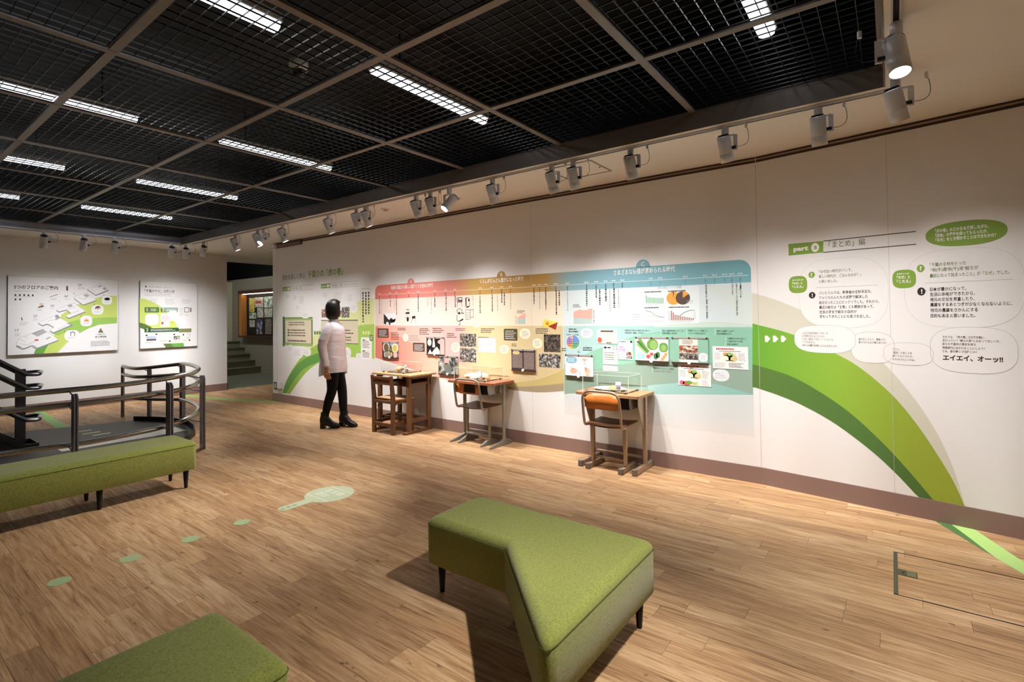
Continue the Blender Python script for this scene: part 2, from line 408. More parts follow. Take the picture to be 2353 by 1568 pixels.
for i in range(NX):
    for j in range(len(YE)-1):
        w = SX-.056; d = YE[j]-YE[j+1]-.056; key = round(d, 2)
        if key < .2: continue
        if key not in _lm: _lm[key] = louver_mesh(w, d, 14, max(4, round(d/.0605)))
        o = link('louver_panel', _lm[key], ceiling); o.location = (XR0+SX*(i+.5), (YE[j]+YE[j+1])/2, ZG+.010)

# tube lights above the louvres
def tube_light(x, y, L, label):
    t = thing('tube_light', label, 'ceiling light', (x, y, 2.95), 0, 'tube lights above the louvre ceiling')
    MB().box((-.055, -L/2, .012), (.055, L/2, .065)).obj('housing', 'tube_white', t, .008)
    MB().loft([[(-.046, s, .012), (-.040, s, -.016), (-.02, s, -.026), (.02, s, -.026), (.040, s, -.016), (.046, s, .012)] for s in (-L/2+.012, L/2-.012)]).obj('diffuser', 'tube_glow', t, fix=True)
    for s in (-1, 1): MB().tube([(0, s*L*.3, .065), (0, s*L*.3, TOP_Z-2.95)], .006, 6).obj('hanger', 'black', t)
_o = ['first', 'second', 'third', 'fourth', 'fifth', 'sixth', 'seventh', 'eighth', 'ninth', 'tenth', 'eleventh', 'twelfth', 'thirteenth', 'fourteenth', 'fifteenth', 'sixteenth']
for k, x in enumerate((-.75, 1.37, 3.44, 5.585, 7.695)):
    tube_light(x, -1.775 if k < 4 else -1.80, 1.12 if k < 4 else 1.15, 'white tube light above the louvres in the row nearest the long wall, %s from left' % _o[k])
for k, x in enumerate((-.71, 1.37, 3.44, 5.565)):
    tube_light(x, -3.53, 1.14, 'white tube light above the louvres in the row further from the mural, %s from left' % _o[k])
# smoke detector hanging above the louvres
t = thing('smoke_detector', 'round cream smoke detector seen through the louvres', 'smoke detector', (5.14, -2.587, 2.95))
MB().lathe([(.03, .10), (.06, .09), (.062, .05), (.05, .035)]).obj('body', 'cream', t); MB().lathe([(.042, .034), (.04, .0), (.01, -.004)]).obj('sensor_cage', 'black_plastic', t)

# corridor beyond the opening
struct(MB().box((-12, -3.0, -.1), (-2.13, 2.4, -.001)).obj('floor_corridor', 'corridor_floor'), 'grey floor of the corridor beyond the opening')
YC = 2.15
struct(MB().box((-12, YC, 0), (.5, YC+.1, 2.42)).obj('wall_corridor', 'corridor_wall'), 'dim grey corridor wall with the lit notice case')
struct(MB().box((-12, -3.1, 0), (-2.2, -3, 3.2)).box((-12.1, -3.1, 0), (-12, 2.4, 3.2)).box((-12, YC+.1, 0), (.5, YC+.15, 3.3)).box((-12, -3.1, 3.2), (-3.0, 2.4, 3.3)).obj('wall_corridor_void', 'black'))
struct(MB().box((-3.08, -7.6, HC-.02), (-3.0, 2.3, 3.3)).obj('trim_3', 'ceil_white'))
p0 = hit(549, 720, (-6.1, 0, 0), (1, 0, 0))
struct(MB().box((-6.2, -1.0, .0), (-6.1, p0.y, 2.36)).lathe([(.09, 0), (.09, 2.36)], (-6.19, p0.y, 0), 20).obj('wall_stairwell', 'cream'), 'cream wall with rounded end above the stairs')
st = thing('staircase', 'speckled concrete steps rising in the corridor', 'stairs', (-4.6, 1.2, 0))
_m = mat('speckle', '8a8672', .8); LK(_m, ramp(_m, noise(_m, 90, 2), [(.4, '5d5a4a'), (.6, 'a8a48c')]), bsdf(_m).inputs['Base Color'])
mat('tread', '6a6654', .7)
for k in range(5):
    s = MB().box((-.27*(k+1), -1.2, 0 if k == 0 else .155*k), (-.27*k, .945, .155*(k+1)-.025)).obj('step', 'speckle', st)
    MB().box((-.27*(k+1), -1.2, .155*(k+1)-.025), (-.27*k+.02, .945, .155*(k+1))).obj('tread', 'tread', s)

# added fill lamp that brightens the corridor, unseen behind the left wall
cl = thing('corridor_fill_lamp', 'added round fill lamp brightening the corridor, unseen behind the left wall', 'ceiling light', (-4.3, .1, 3.2))
MB().lathe([(.16, 0), (.16, -.03), (.13, -.06), (.0, -.07)], n=28, cap=False).obj('globe', mat('globe', 'ffffff', .5, emit='f2f4ea', estr=COR_E), cl)

# ================================================================== TRACK LIGHTS
mat('lens_glow', 'ffffff', .5, emit='fff6ea', estr=40); MATS['lens_glow'].cycles.emission_sampling = 'NONE'
def track(name, a, b, label):
    a = Vector(a); b = Vector(b); t = thing(name, label, 'light track', a)
    d = b-a; n = Vector((-d.y, d.x, 0)).normalized()
    mb = MB(); mb.bar(Vector((0,0,.0))+n*.014, d+n*.014, .007, .012); mb.bar(-n*.014, d-n*.014, .007, .012); mb.bar((0,0,.008), d+Vector((0,0,.008)), .03, .006)
    mb.obj('channel', 'grey_paint', t); MB().bar((0,0,.003), d+Vector((0,0,.003)), .02, .004).obj('contact_slot', 'black_plastic', t)
YT = -.865
track('light_track', (XR0+.3, YT, HC-.007), (XR1+.02, YT, HC-.007), 'slim lighting track beside the recess along the mural wall')
track('light_track', (-1.0, -5.5, HC-.007), (-1.0, -1.0, HC-.007), 'slim lighting track facing the two guide panels')
track('light_track', (8.275, -5.5, HC-.007), (8.275, -.89, HC-.007), 'slim lighting track at the right end of the recess')
def spot(x, y, aim, label, out=False, side=(1, 0), watt=None, size=None, blend=.6, group='track spotlights', tint=(1, .97, .945)):
    aim = Vector(aim); piv = Vector((x, y, HC-.155)); d = (aim-piv).normalized()
    t = thing('track_spotlight', label, 'spotlight', (x, y, HC), 0, group)
    s = Vector((side[0], side[1], 0)).normalized(); L = lambda v: Vector(v)
    MB().lathe([(.019, -.012), (.023, -.016), (.023, -.06), (.019, -.066), (.012, -.072)]).obj('adapter', 'grey_paint', t)
    MB().bar(L((0, 0, -.074)), s*.066+L((0, 0, -.074)), .022, .008).bar(s*.064+L((0, 0, -.072)), s*.064+L((0, 0, -.172)), .008, .026, tuple(s)).obj('bracket', 'grey_paint', t)
    MB().tube([s*.068+L((0,0,-.155)), s*.04+L((0,0,-.155))], .011, 10).obj('pivot_knob', 'black_plastic', t)
    R_ = d.to_track_quat('Z', 'Y').to_matrix().to_4x4(); c = L((0, 0, -.155))
    prof = [(.030, -.082), (.040, -.080), (.0425, -.074), (.0425, .028), (.0418, .029), (.0418, .031), (.0425, .032), (.0425, .088), (.0385, .088), (.036, .080)]
    b = MB().lathe(prof, c, 28, R_, cap=False).obj('lamp_body', 'grey_paint', t, fix=True)
    MB().lathe([(.041, -.0825), (.033, -.086), (.031, -.094), (.003, -.094)], c, 24, R_).obj('rear_cap', 'black_plastic', b)
    MB().lathe([(.0, .048), (.0375, .050)], c, 24, R_, cap=False).obj('lens', 'lens_glow', b)
    w = s*.0; k = 1 if not out else -1
    e1 = s*.13*1+L((0, 0, -.012)); MB().tube([e1+L((0,0,.0)), e1+L((0,0,-.03))], .009, 8).obj('cable_plug', 'white_plastic', t)
    pts = []
    for i in range(9):
        f = i/8; pts.append(e1*(1-f)+(s*.045+L((0, 0, -.15)))*f+L((0, 0, -.055*math.sin(PI*f)))+s*.05*math.sin(PI*f))
    MB().tube([e1+L((0,0,-.03))]+pts[1:], .0016, 5).obj('cable', 'black_plastic', t)
    ld = bpy.data.lights.new('spot_lamp', 'SPOT'); lo = link('spot_lamp', ld, t)
    ld.energy = watt or (OUT_W if out else SPOT_W); ld.spot_size = math.radians(size or (74 if out else 95)); ld.spot_blend = blend; ld.shadow_soft_size = .03
    ld.color = tint
    ld.use_nodes = True; nt = ld.node_tree; em = nt.nodes['Emission']     # beam: brightest on its axis, fading to the side
    tc = nt.nodes.new('ShaderNodeTexCoord'); sx = nt.nodes.new('ShaderNodeSeparateXYZ'); prev = sx.outputs[2]; nt.links.new(tc.outputs['Normal'], sx.inputs[0])
    for op, k in (('ABSOLUTE', None), ('MINIMUM', 1.0), ('ARCCOSINE', None), ('MULTIPLY', -(BEAM_OUT if out else BEAM)), ('EXPONENT', None)):
        nd = nt.nodes.new('ShaderNodeMath'); nd.operation = op; nt.links.new(prev, nd.inputs[0]); prev = nd.outputs[0]
        if k is not None: nd.inputs[1].default_value = k
    nt.links.new(prev, em.inputs['Strength'])
    lo.matrix_local = Matrix.Translation(c+d*.095) @ (-d).to_track_quat('Z', 'Y').to_matrix().to_4x4()
    return t
GT = 'grey spotlights on the track along the mural wall'
xs = [-.495, .561, 1.206, 1.373, 1.858, 2.884, 3.417, 3.595, 4.393, 4.601, 4.853, 5.386, 6.013, 6.215, 6.702, 7.37, 7.904]
AIM = {0: (-2.04, -.55, .4), 1: (1.0, 0, .15), 2: (1.75, 0, .15), 3: (1.7, -3.1, 0), 4: (2.45, 0, .15), 5: (3.25, 0, .15), 6: (3.6, 0, .15), 7: (4.0, 0, .15), 8: (4.65, 0, .15), 9: (4.72, 0, .15), 10: (4.2, -2.9, 0), 11: (5.6, 0, .15), 12: (6.2, 0, .15), 13: (6.3, 0, .15), 14: (6.8, 0, .15), 15: (7.5, 0, .15), 16: (7.95, -.09, .15)}
_o2 = _o+['seventeenth']
for i, x in enumerate(xs):
    o_ = i in (3, 10)
    spot(x, YT, AIM[i], 'grey cylinder spotlight, %s from the far end of the mural track%s' % (_o2[i], ', turned out and glowing' if o_ else ''), o_, (-1, 0) if i == 10 else (1, 0), group=GT, watt=OUT_W*1.3 if i == 3 else (OUT_W*1.9 if i == 10 else None), size=66 if i == 3 else (66 if i == 10 else None))
GL = 'grey spotlights on the track facing the guide panels'
for i, (y, ay, az) in enumerate(((-2.672, -2.55, 0.6), (-2.244, -2.2, 0.6), (-1.882, -1.8, 0.6), (-1.134, -.95, 0.6), (-.93, -.7, 0.6))):
    spot(-1.0, y, (XL, ay, az), 'grey cylinder spotlight on the guide panel track, %s from the left' % _o[i], False, (0, 1), group=GL, watt=SPOT_W*.55, size=104, tint=(.96, .975, 1))
GR = 'grey spotlights on the track at the right end of the recess'
spot(8.275, -1.05, (8.75, -.2, .15), 'grey cylinder spotlight at the corner of the right end track', False, (1, .1), group=GR)
spot(8.275, -1.70, (8.55, -2.35, 0), 'large grey spotlight with glowing mouth on the right end track', True, (-1, -.1), group=GR)
spot(8.275, -2.62, (6.9, -2.95, .1), 'grey spotlight on the right end track aimed at the cut corner bench', True, (-1, -.1), group=GR, watt=OUT_W*1.2, size=58)

# ================================================================== BENCHES
def fabric(name, a, b):
    m = mat(name, rough=.85, spec=.25)
    f = noise(m, 1, 3, .7, scaled(m, 520, 520, 520)); g = noise(m, 1, 4, .6, scaled(m, 150, 150, 150))
    mx = N(m, 'ShaderNodeMath', operation='MULTIPLY_ADD'); LK(m, g, mx.inputs[0]); mx.inputs[1].default_value = .8; LK(m, f, mx.inputs[2])
    LK(m, ramp(m, mx.outputs[0], [(.62, a), (1.15, b)]), bsdf(m).inputs['Base Color']); bump(m, f, .35, .002); 
    bsdf(m).inputs['Sheen Weight'].default_value = .25; return m
fabric('green_fabric', '606824', '979c4e'); mat('leg_black', '111112', .4); mat('seam_green', '55611f', .9)
def bench(label, polyg, loc, legs, zt=.372, zb=.150, r=.030):
    """Upholstered block on tapered black legs; polyg is the plan outline, counter clockwise."""
    t = thing('upholstered_bench', label, 'bench', loc)
    P = [Vector(p) for p in polyg]; n = len(P)
    def outline(inset, rr, seg=4):
        out = []
        for i in range(n):
            a, b, c = P[i-1], P[i], P[(i+1) % n]
            d1 = (b-a).normalized(); d2 = (c-b).normalized(); n1 = Vector((-d1.y, d1.x)); n2 = Vector((-d2.y, d2.x))
            k = 1+n1.dot(n2); q = b+(n1+n2)/k*inset
            turn = d1.cross(d2) if hasattr(d1, 'cross') else 0
            ang = math.atan2(d1.x*d2.y-d1.y*d2.x, d1.dot(d2)); tl = abs(math.tan(ang/2))*rr
            p0 = q-d1*tl; p1 = q+d2*tl
            for s in range(seg+1):
                f = s/seg; out.append((p0*(1-f)**2+q*2*f*(1-f)+p1*f*f))
        return out
    rows = [(.006, zb), (.0, zb+.006), (.0, zt-r*1.2)]
    for k in range(1, 6): a = k/5*PI/2; rows.append((r*1.3*(1-math.cos(a)), zt-r*1.2+r*1.2*math.sin(a)))
    rings = [[Vector((p.x, p.y, z)) for p in outline(i_, .035)] for i_, z in rows]
    mb = MB().loft(rings, False)
    for last, flip in ((rings[-1], 0), (rings[0], 1)):
        pts = [(p.x, p.y) for p in last]; tr = tessellate_polygon([[Vector((x, y, 0)) for x, y in pts]])
        mb.add(last, [list(x) for x in tr], True)
    mb.obj('cushion', 'green_fabric', t, fix=True)
    sm = outline(-.0012, .035); MB().tube([Vector((p.x, p.y, zt-r*1.2+.002)) for p in sm+[sm[0]]], .0016, 5, False).obj('piping', 'seam_green', t)
    for x, y in legs:
        MB().lathe([(.011, 0), (.012, .004), (.021, zb), (.012, zb+.002)], (x, y, 0), 16).obj('leg', 'leg_black', t)
    return t
bench('green fabric bench with one corner cut on the diagonal, standing in the middle', [(0, 0), (.49, 0), (1.005, -.49), (1.005, .40), (0, .40)], (6.385, -2.672, 0),
      [(.05, .06), (.05, .34), (.95, .345), (.95, -.36), (.50, .06)])
bench('long green fabric bench in front of the ramp handrail', [(0, 0), (.43, 0), (.43, 2.35), (0, 2.35)], (3.285, -4.985, 0),
      [(.06, .06), (.37, .06), (.06, 1.73), (.37, 1.73), (.06, 2.29), (.37, 2.29), (.06, .9), (.37, .9)], zt=.376)
bench('green fabric bench cropped by the bottom edge of the picture', [(0, 0), (.465, 0), (.465, 1.2), (0, 1.2)], (6.372, -4.83, 0), [(.06, .06), (.40, .06), (.06, 1.14), (.40, 1.14)], zt=.376)

# ================================================================== FLOOR STICKERS AND HATCH
mat('sticker_green', 'a9bf8e', .5); mat('sticker_pale', 'c3ceab', .5); mat('sticker_white', 'f2f4ea', .5); mat('sticker_dark', '93a98a', .5)
mat('stripe_green', '8cc063', .5); mat('stripe_dark', '557c46', .5); mat('stripe_lime', 'b4dc82', .5)
def slab(name, pts, z0, z1, m, parent=None): return MB().prism(pts, z0, z1).obj(name, m, parent, fix=True)
for k, (lab, y) in enumerate((('nearest the paddle shaped sticker', -2.772), ('second from the paddle shaped sticker', -3.083), ('third from the paddle shaped sticker', -3.393), ('farthest from the paddle shaped sticker', -3.701))):
    tag(slab('floor_dot', arc((4.743, y), .049, 0, 2*PI, 31)[:-1], 0, .0012, 'sticker_green'), 'small round pale green floor sticker %s' % lab, 'floor sticker', 'dot stickers on the wood floor')
t = thing('floor_sign', 'pale green paddle shaped floor sticker with white lettering', 'floor sticker', (4.742, -2.11, 0))
slab('paddle', arc((0, 0), .182, -PI/2+.26, 1.5*PI-.26, 44)+[(-.046, -.30), (-.046, -.36)]+arc((0, -.36), .046, PI, 2*PI, 10)+[(.046, -.30)], 0, .0012, 'sticker_pale', t)
mb = MB()
for y in (.105, -.105): mb.box((-.135 if y > 0 else -.145, y-.003, .0012), (.135, y+.003, .0016))
mb.obj('rule', 'sticker_white', t)
def block_glyph(mb, x, y, s, kind):
    z0, z1 = .0012, .0017; h = s*.09
    B = lambda a, b, c, d: mb.box((x+a*s, y+b*s, z0), (x+c*s, y+d*s, z1))
    if kind == 0:
        for v in (.05, .28, .5, .72, .92): B(.05, v-.045, .95, v+.045)
        for v in (.1, .5, .9): B(v-.05, .05, v+.05, .95)
    elif kind == 1:
        for v in (.12, .48, .85): B(.08, v-.05, .92, v+.05)
        B(.45, .12, .55, .85)
    else:
        B(.15, .05, .85, .14); B(.15, .38, .85, .47); B(.15, .05, .25, .47); B(.75, .05, .85, .47); B(.05, .62, .95, .71); B(.3, .62, .4, .95)
mb = MB()
for (x, y, k) in ((-.10, .012, 0), (-.03, .012, 1), (.04, .012, 0), (-.10, -.066, 0), (-.03, -.066, 2)): block_glyph(mb, x, y, .062, k)
mb.obj('lettering', 'sticker_white', t)
for k in range(3): slab('arrow', [(-.022, -.27-k*.045-.016), (0, -.27-k*.045), (.022, -.27-k*.045-.016), (.011, -.27-k*.045-.016), (.011, -.27-k*.045-.033), (-.011, -.27-k*.045-.033), (-.011, -.27-k*.045-.016)], .0012, .0016, 'sticker_dark', t)
# green ribbons running on over the floor
g = thing('floor_ribbon', 'two tone green ribbon sticker leaving the wall over the floor at right', 'floor sticker', (8.5, -.2, 0))
f2 = lambda P: [(p[0]-8.5, p[1]+.2) for p in P]
B1 = [FL.uv(*q) for q in [(2147,1197),(2170,1203),(2290,1282),(2268,1266),(2228,1240),(2190,1222)]]
slab('dark_band', f2([FL.uv(*q) for q in [(2147,1197),(2186,1206),(2232,1240),(2285,1281)]]), 0, .0009, 'stripe_dark', g)
slab('lime_band', f2([FL.uv(*q) for q in [(2186,1206),(2240,1218),(2353,1293),(2420,1337),(2400,1351),(2353,1321),(2285,1281),(2232,1240)]]), 0, .0011, 'stripe_lime', g)
a = [(-2.03,-.62),(-1.75,-.58),(-1.27,-.535),(-.741,-.43),(-.2,-.27),(.2,-.06),(.33,-.012),(.08,-.012),(-.3,-.15),(-.8,-.32),(-1.3,-.42),(-1.75,-.48),(-2.03,-.50)]
tag(slab('floor_ribbon', a, 0, .001, 'stripe_green'), 'thin green ribbon sticker curving between the two walls by the opening', 'floor sticker')
a = [FL.uv(*q) for q in [(78,948),(100,946),(118,958),(165,984),(182,994),(150,998),(140,994),(112,972),(90,958)]]
tag(slab('floor_ribbon', a, 0, .001, 'stripe_green'), 'green ribbon sticker on the floor behind the handrail posts', 'floor sticker')
# floor hatch
h = thing('floor_hatch', 'floor outlet hatch with metal edge and recessed latch at right', 'floor hatch', (8.215, -1.10, 0))
mat('hatch_metal', '6d675c', .4, .8); mat('gap_black', '0b0908', .8)
MB().box((0, -.27, 0), (.018, .265, .0022)).obj('metal_edge', 'hatch_metal', h)
for y in (.262, -.272): MB().box((.0, y-.003, 0), (1.1, y+.003, .0014)).obj('gap_line', 'gap_black', h)
l = MB().box((.012, -.035, 0), (.098, .037, .0018)).obj('latch_plate', 'hatch_metal', h); MB().lathe([(.006, .0018), (.006, .0024)], (.04, 0, 0), 12).obj('latch_hole', 'gap_black', l)
MB().box((.055, -.030, .0018), (.092, .030, .0026)).obj('latch_tab', mat('latch_tab', '93907e', .35, .8), l)

# ================================================================== RAMP WITH HANDRAILS
mat('rubber', '35322f', .55); mat('rail_steel', 'a39e96', .22, 1); mat('post_metal', '8c8a98', .34, .6); mat('checker', 'a9a6a2', .35, .6); mat('curb', '2a2927', .45, .3)
_m = MATS['rubber']; LK(_m, ramp(_m, noise(_m, 1, 4, .6, scaled(_m, 9, 3, 9)), [(.3, '2b2826'), (.7, '403c38')]), bsdf(_m).inputs['Base Color'])
_m = MATS['checker']; _c = N(_m, 'ShaderNodeTexChecker'); _c.inputs['Scale'].default_value = 70; LK(_m, scaled(_m, 1, 1, 0), _c.inputs['Vector'])
LK(_m, ramp(_m, _c.outputs['Fac'], [(.4, '8b8884'), (.6, 'c9c6c2')]), bsdf(_m).inputs['Base Color'])
rp = thing('ramp', 'black rubber ramp landing with round curbed end and steel handrails', 'ramp', (1.0, -2.2, 0))
o_ = Vector((1.0, -2.2, 0)); lo3 = lambda p: Vector(p)-o_
edge = [(.06, -1.96), (.35, -1.80), (.62, -1.70), (1.0, -1.66), (1.35, -1.73), (1.68, -1.85), (1.95, -2.03), (2.13, -2.22), (2.22, -2.45), (2.26, -2.8)]
base = edge+[(2.26, -5.6), (-.30, -5.6), (-.36, -3.15), (-.16, -2.6)]
slab('landing', [(x-1.0, y+2.2) for x, y in base][::-1], 0, .014, 'rubber', rp)
cur = [lo3((x, y, 0)) for x, y in edge+[(2.26, -5.6)]]
mb = MB()
for p, q in zip(cur[:-1], cur[1:]): mb.bar(p+Vector((0, 0, .035)), q+Vector((0, 0, .035)), .012, .07)
mb.obj('curb', 'curb', rp)
c0 = lo3((1.02, -2.98, .0145)); MB().box((c0.x, c0.y, .0142), (c0.x+.36, c0.y+1.16, .0165)).obj('tread_plate', 'checker', rp)
for q in ((190, 991), (210, 995), (234, 998)):
    p = hit(*q, (0, 0, .015), (0, 0, 1))-o_; MB().prism([(p.x-.02, p.y-.085), (p.x+.02, p.y-.085), (p.x+.02, p.y+.085), (p.x-.02, p.y+.085)], .0142, .0152).obj('guide_dash', mat('guide_dash', 'c3c9a0', .5), rp, fix=True)
Xs = [-.45, -.1, .12, .45, .6, 1.1, 1.7, 2.05, 2.25, 2.38, 2.42, 2.42, 2.42]
ROWS = {'top': [(-1.937,.713),(-1.915,.700),(-1.842,.709),(-1.594,.751),(-1.571,.768),(-1.655,.779),(-1.823,.787),(-1.972,.79),(-2.107,.785),(-2.357,.768),(-2.752,.751),(-3.114,.748),(-3.588,.75)],
        'mid': [(-1.937,.603),(-1.915,.587),(-1.842,.591),(-1.594,.612),(-1.571,.624),(-1.655,.644),(-1.819,.655),(-1.972,.655),(-2.107,.648),(-2.357,.628),(-2.752,.624),(-3.113,.619),(-3.587,.622)],
        'low': [None,(-1.96,.305),(-1.842,.288),(-1.594,.278),(-1.571,.285),(-1.655,.302),(-1.824,.325),(-1.972,.336),(-2.107,.328),(-2.357,.292),(-2.751,.272),(-3.113,.262),(-3.586,.28)]}
def smooth(P, k=4):
    out = []
    for i in range(len(P)-1):
        a, b, c, d = P[max(i-1, 0)], P[i], P[i+1], P[min(i+2, len(P)-1)]
        for s in range(k):
            t = s/k; out.append(.5*((2*b)+(c-a)*t+(2*a-5*b+4*c-d)*t*t+(3*b-a-3*c+d)*t**3))
    return out+[P[-1]]
railp = {}
for n_, L in ROWS.items():
    P = [lo3((x, q[0], q[1])) for x, q in zip(Xs, L) if q]; P.append(P[-1]+Vector((0, -2.0, 0)))
    railp[n_] = P; MB().tube(smooth(P), .0235 if n_ != 'low' else .022, 12).obj('handrail', 'rail_steel', rp)
MB().tube([lo3((-.45, -1.937, 0)), lo3((-.45, -1.937, .713))], .022, 12).obj('end_post', 'rail_steel', rp)
def post(x, y, zt, face, w=.085, th=.012):
    """Pair of flat bars with chamfered tops; face is the direction towards the rail."""
    p = lo3((x, y, 0)); f = Vector((*face, 0)).normalized(); s = Vector((-f.y, f.x, 0))
    g_ = MB()
    for k in (-1, 1):
        c = p+s*k*.011; pr = [(-w/2, 0), (w/2, 0), (w/2, zt-.035), (w/2-.03, zt), (-w/2, zt)]
        vs = [c+f*(-a)+Vector((0, 0, b))+s*o for o in (-.005, .005) for a, b in pr]
        g_.add(vs, [[4,3,2,1,0],[5,6,7,8,9]]+[[i, (i+1) % 5, (i+1) % 5+5, i+5] for i in range(5)])
    po = g_.obj('post', 'post_metal', rp, fix=True)
    return po, p, f
def near(P, p): return min(smooth(P, 8), key=lambda q: (q.x-p.x)**2+(q.y-p.y)**2)
for (x, y, f, zt) in ((.06, -1.78, (.6, -.4), .70), (.40, -1.50, (.5, -.6), .74), (2.40, -2.06, (-.85, .1), .765), (2.50, -2.40, (-1, -.1), .735), (2.54, -3.14, (-1, 0), .72), (2.54, -4.3, (-1, 0), .72)):
    po, p, fv = post(x, y, zt, f)
    for n_ in railp:
        q = near(railp[n_], p); MB().tube([Vector((p.x, p.y, q.z-.045))+fv*.02, (Vector((p.x, p.y, q.z-.04))+fv*.03)*.5+q*.5-Vector((0,0,.012)), q-Vector((0, 0, .008))], .006, 6).obj('bracket', 'post_metal', po)
# rising flight of the ramp at the left edge
r2 = thing('ramp_rail', 'dark sloping ramp curb with looped steel handrails at left edge', 'handrail', (.9, -3.17, 0))
o2 = Vector((.9, -3.17, 0)); l2 = lambda p: Vector(p)-o2
SL = .149/.198
for z, n_ in ((.797, 't'), (.650, 'm'), (.313, 'l')):
    P = [l2((.9, -4.6, z+SL*1.43)), l2((.9, -3.17, z)), l2((.9, -3.09, z-.004)), l2((.86, -3.06, z-.004)), l2((.62, -3.00, z-.004)), l2((.55, -3.03, z-.004)), l2((.55, -3.17, z-.004)), l2((.55, -4.6, z+SL*1.43))]
    MB().tube(P, .0225, 12).obj('handrail', mat('rail_dark', '6a6a70', .25, 1), r2)
mat('post_dark', '4b4c55', .35, .8)
MB().box((-.26, -.045, 0), (-.248, .035, .84)).box((-.225, -.045, 0), (-.213, .035, .84)).obj('post', 'post_dark', r2)
MB().box((-.26, -.34, 0), (-.248, -.25, 1.05)).box((-.225, -.34, 0), (-.213, -.25, 1.05)).obj('post', 'post_dark', r2)
mb = MB()
for x in (.0, -.36):
    vs = [(x+a, y, z) for a in (-.006, .006) for y, z in ((.10, .0), (.10, .06), (0, .06), (-1.43, .06+SL*1.43), (-1.43, SL*1.43-.03), (0, -.0))]
    mb.add(vs, [[0,1,2,3,4,5][::-1], [6,7,8,9,10,11]]+[[i, (i+1) % 6, (i+1) % 6+6, i+6] for i in range(6)])
mb.box((-.36, .094, 0), (0, .106, .06)); mb.obj('curb', 'curb', r2, fix=True)
vs = [(x, y, z) for x in (-1.2, -.006) for y, z in ((0.0, .014), (-1.43, SL*1.43-.03), (-1.43, 0), (0, .0))]
MB().add(vs, [[0,1,2,3][::-1], [4,5,6,7]]+[[i, (i+1) % 4, (i+1) % 4+4, i+4] for i in range(4)]).obj('ramp_deck', 'rubber', r2, fix=True)

# ================================================================== SCHOOL DESKS AND CHAIRS
wood('old_wood', '5b3a24', '8d6340', 0, .55, 45); wood('old_wood_y', '5b3a24', '8d6340', 1, .55, 45); wood('old_wood_z', '5e3d27', '936845', 2, .55, 45)
wood('desk_pale', 'a07850', 'd0aa80', 0, .45, 40); wood('desk_red', '8a4a33', 'b87a5c', 0, .35, 35); wood('desk_tan', '9a6a45', 'c29a72', 0, .4, 35)
wood('ply_orange', 'b05e22', 'd5853c', 0, .35, 25); wood('ply_dark', '5d3a22', '85583a', 0, .4, 30)
mat('pipe', 'b39c86', .35, .45); mat('pipe_grey', '9d968c', .35, .5); mat('worn', '5e4636', .6); mat('drawer_black', '15161a', .5); mat('foot_cap', '746a62', .6); mat('hook', '55524e', .35, .8)
mat('acrylic', 'ffffff', .02, trans=1, ior=1.25, spec=.3); _m = MATS['acrylic']; _t = N(_m, 'ShaderNodeBsdfTransparent'); _t.inputs[0].default_value = (.985, .99, .985, 1); _g = N(_m, 'ShaderNodeBsdfGlossy'); _g.inputs['Roughness'].default_value = .02
_x = N(_m, 'ShaderNodeMixShader'); _x.inputs[0].default_value = .045; LK(_m, _t.outputs[0], _x.inputs[1]); LK(_m, _g.outputs[0], _x.inputs[2]); LK(_m, _x.outputs[0], _m.node_tree.nodes['Material Output'].inputs[0])
mat('acrylic_edge', 'e4ece6', .25, spec=.6)
def rbar(mb, p, q, w, h, up=(0, 0, 1)): return mb.bar(p, q, w, h, up)
# --- oldest set: all wood
D1 = thing('wooden_desk', 'old all wood school desk at the pink end of the mural', 'desk', (3.12, -.44, 0))
WD, DD, ZT = .70, .415, .685
tp = None
for k in range(3): o = MB().box((0, DD/3*k+.0012, ZT-.022), (WD, DD/3*(k+1)-.0012, ZT)).obj('top_plank', 'desk_pale', D1, .003, 1)
for x in (.07, WD-.115):
    for y in (.03, DD-.075): MB().box((x, y, .022), (x+.045, y+.045, ZT-.022)).obj('leg', 'old_wood_z', D1, .003, 1)
    MB().box((x-.006, -.03, 0), (x+.05, DD-.005, .026)).obj('sled_foot', 'old_wood_y', D1, .003, 1)
    MB().box((x+.01, .07, .12), (x+.034, DD-.07, .165)).obj('side_rail', 'old_wood_y', D1, .002, 1)
    MB().box((x+.006, .07, ZT-.135), (x+.03, DD-.07, ZT-.105)).obj('side_rail', 'old_wood_y', D1, .002, 1)
MB().box((.09, .03, ZT-.14), (WD-.09, DD-.04, ZT-.128)).obj('book_shelf', 'ply_dark', D1); MB().box((.07, DD-.05, ZT-.14), (WD-.07, DD-.035, ZT-.022)).obj('back_panel', 'ply_dark', D1)
for y in (.10, .27): MB().box((.11, y, .13), (WD-.11, y+.02, .16)).obj('stretcher', 'old_wood', D1, .002, 1)
for x in (.03, WD-.05): MB().box((x, .05, ZT-.05), (x+.02, DD-.05, ZT-.022)).obj('batten', 'old_wood_y', D1, .002, 1)
MB().box((.50, -.012, ZT-.045), (.555, .006, ZT-.022)).obj('latch_block', 'desk_pale', D1, .002, 1)
CH1 = thing('wooden_chair', 'old all wood school chair tucked under the pale topped desk', 'chair', (3.265, -.556, 0))
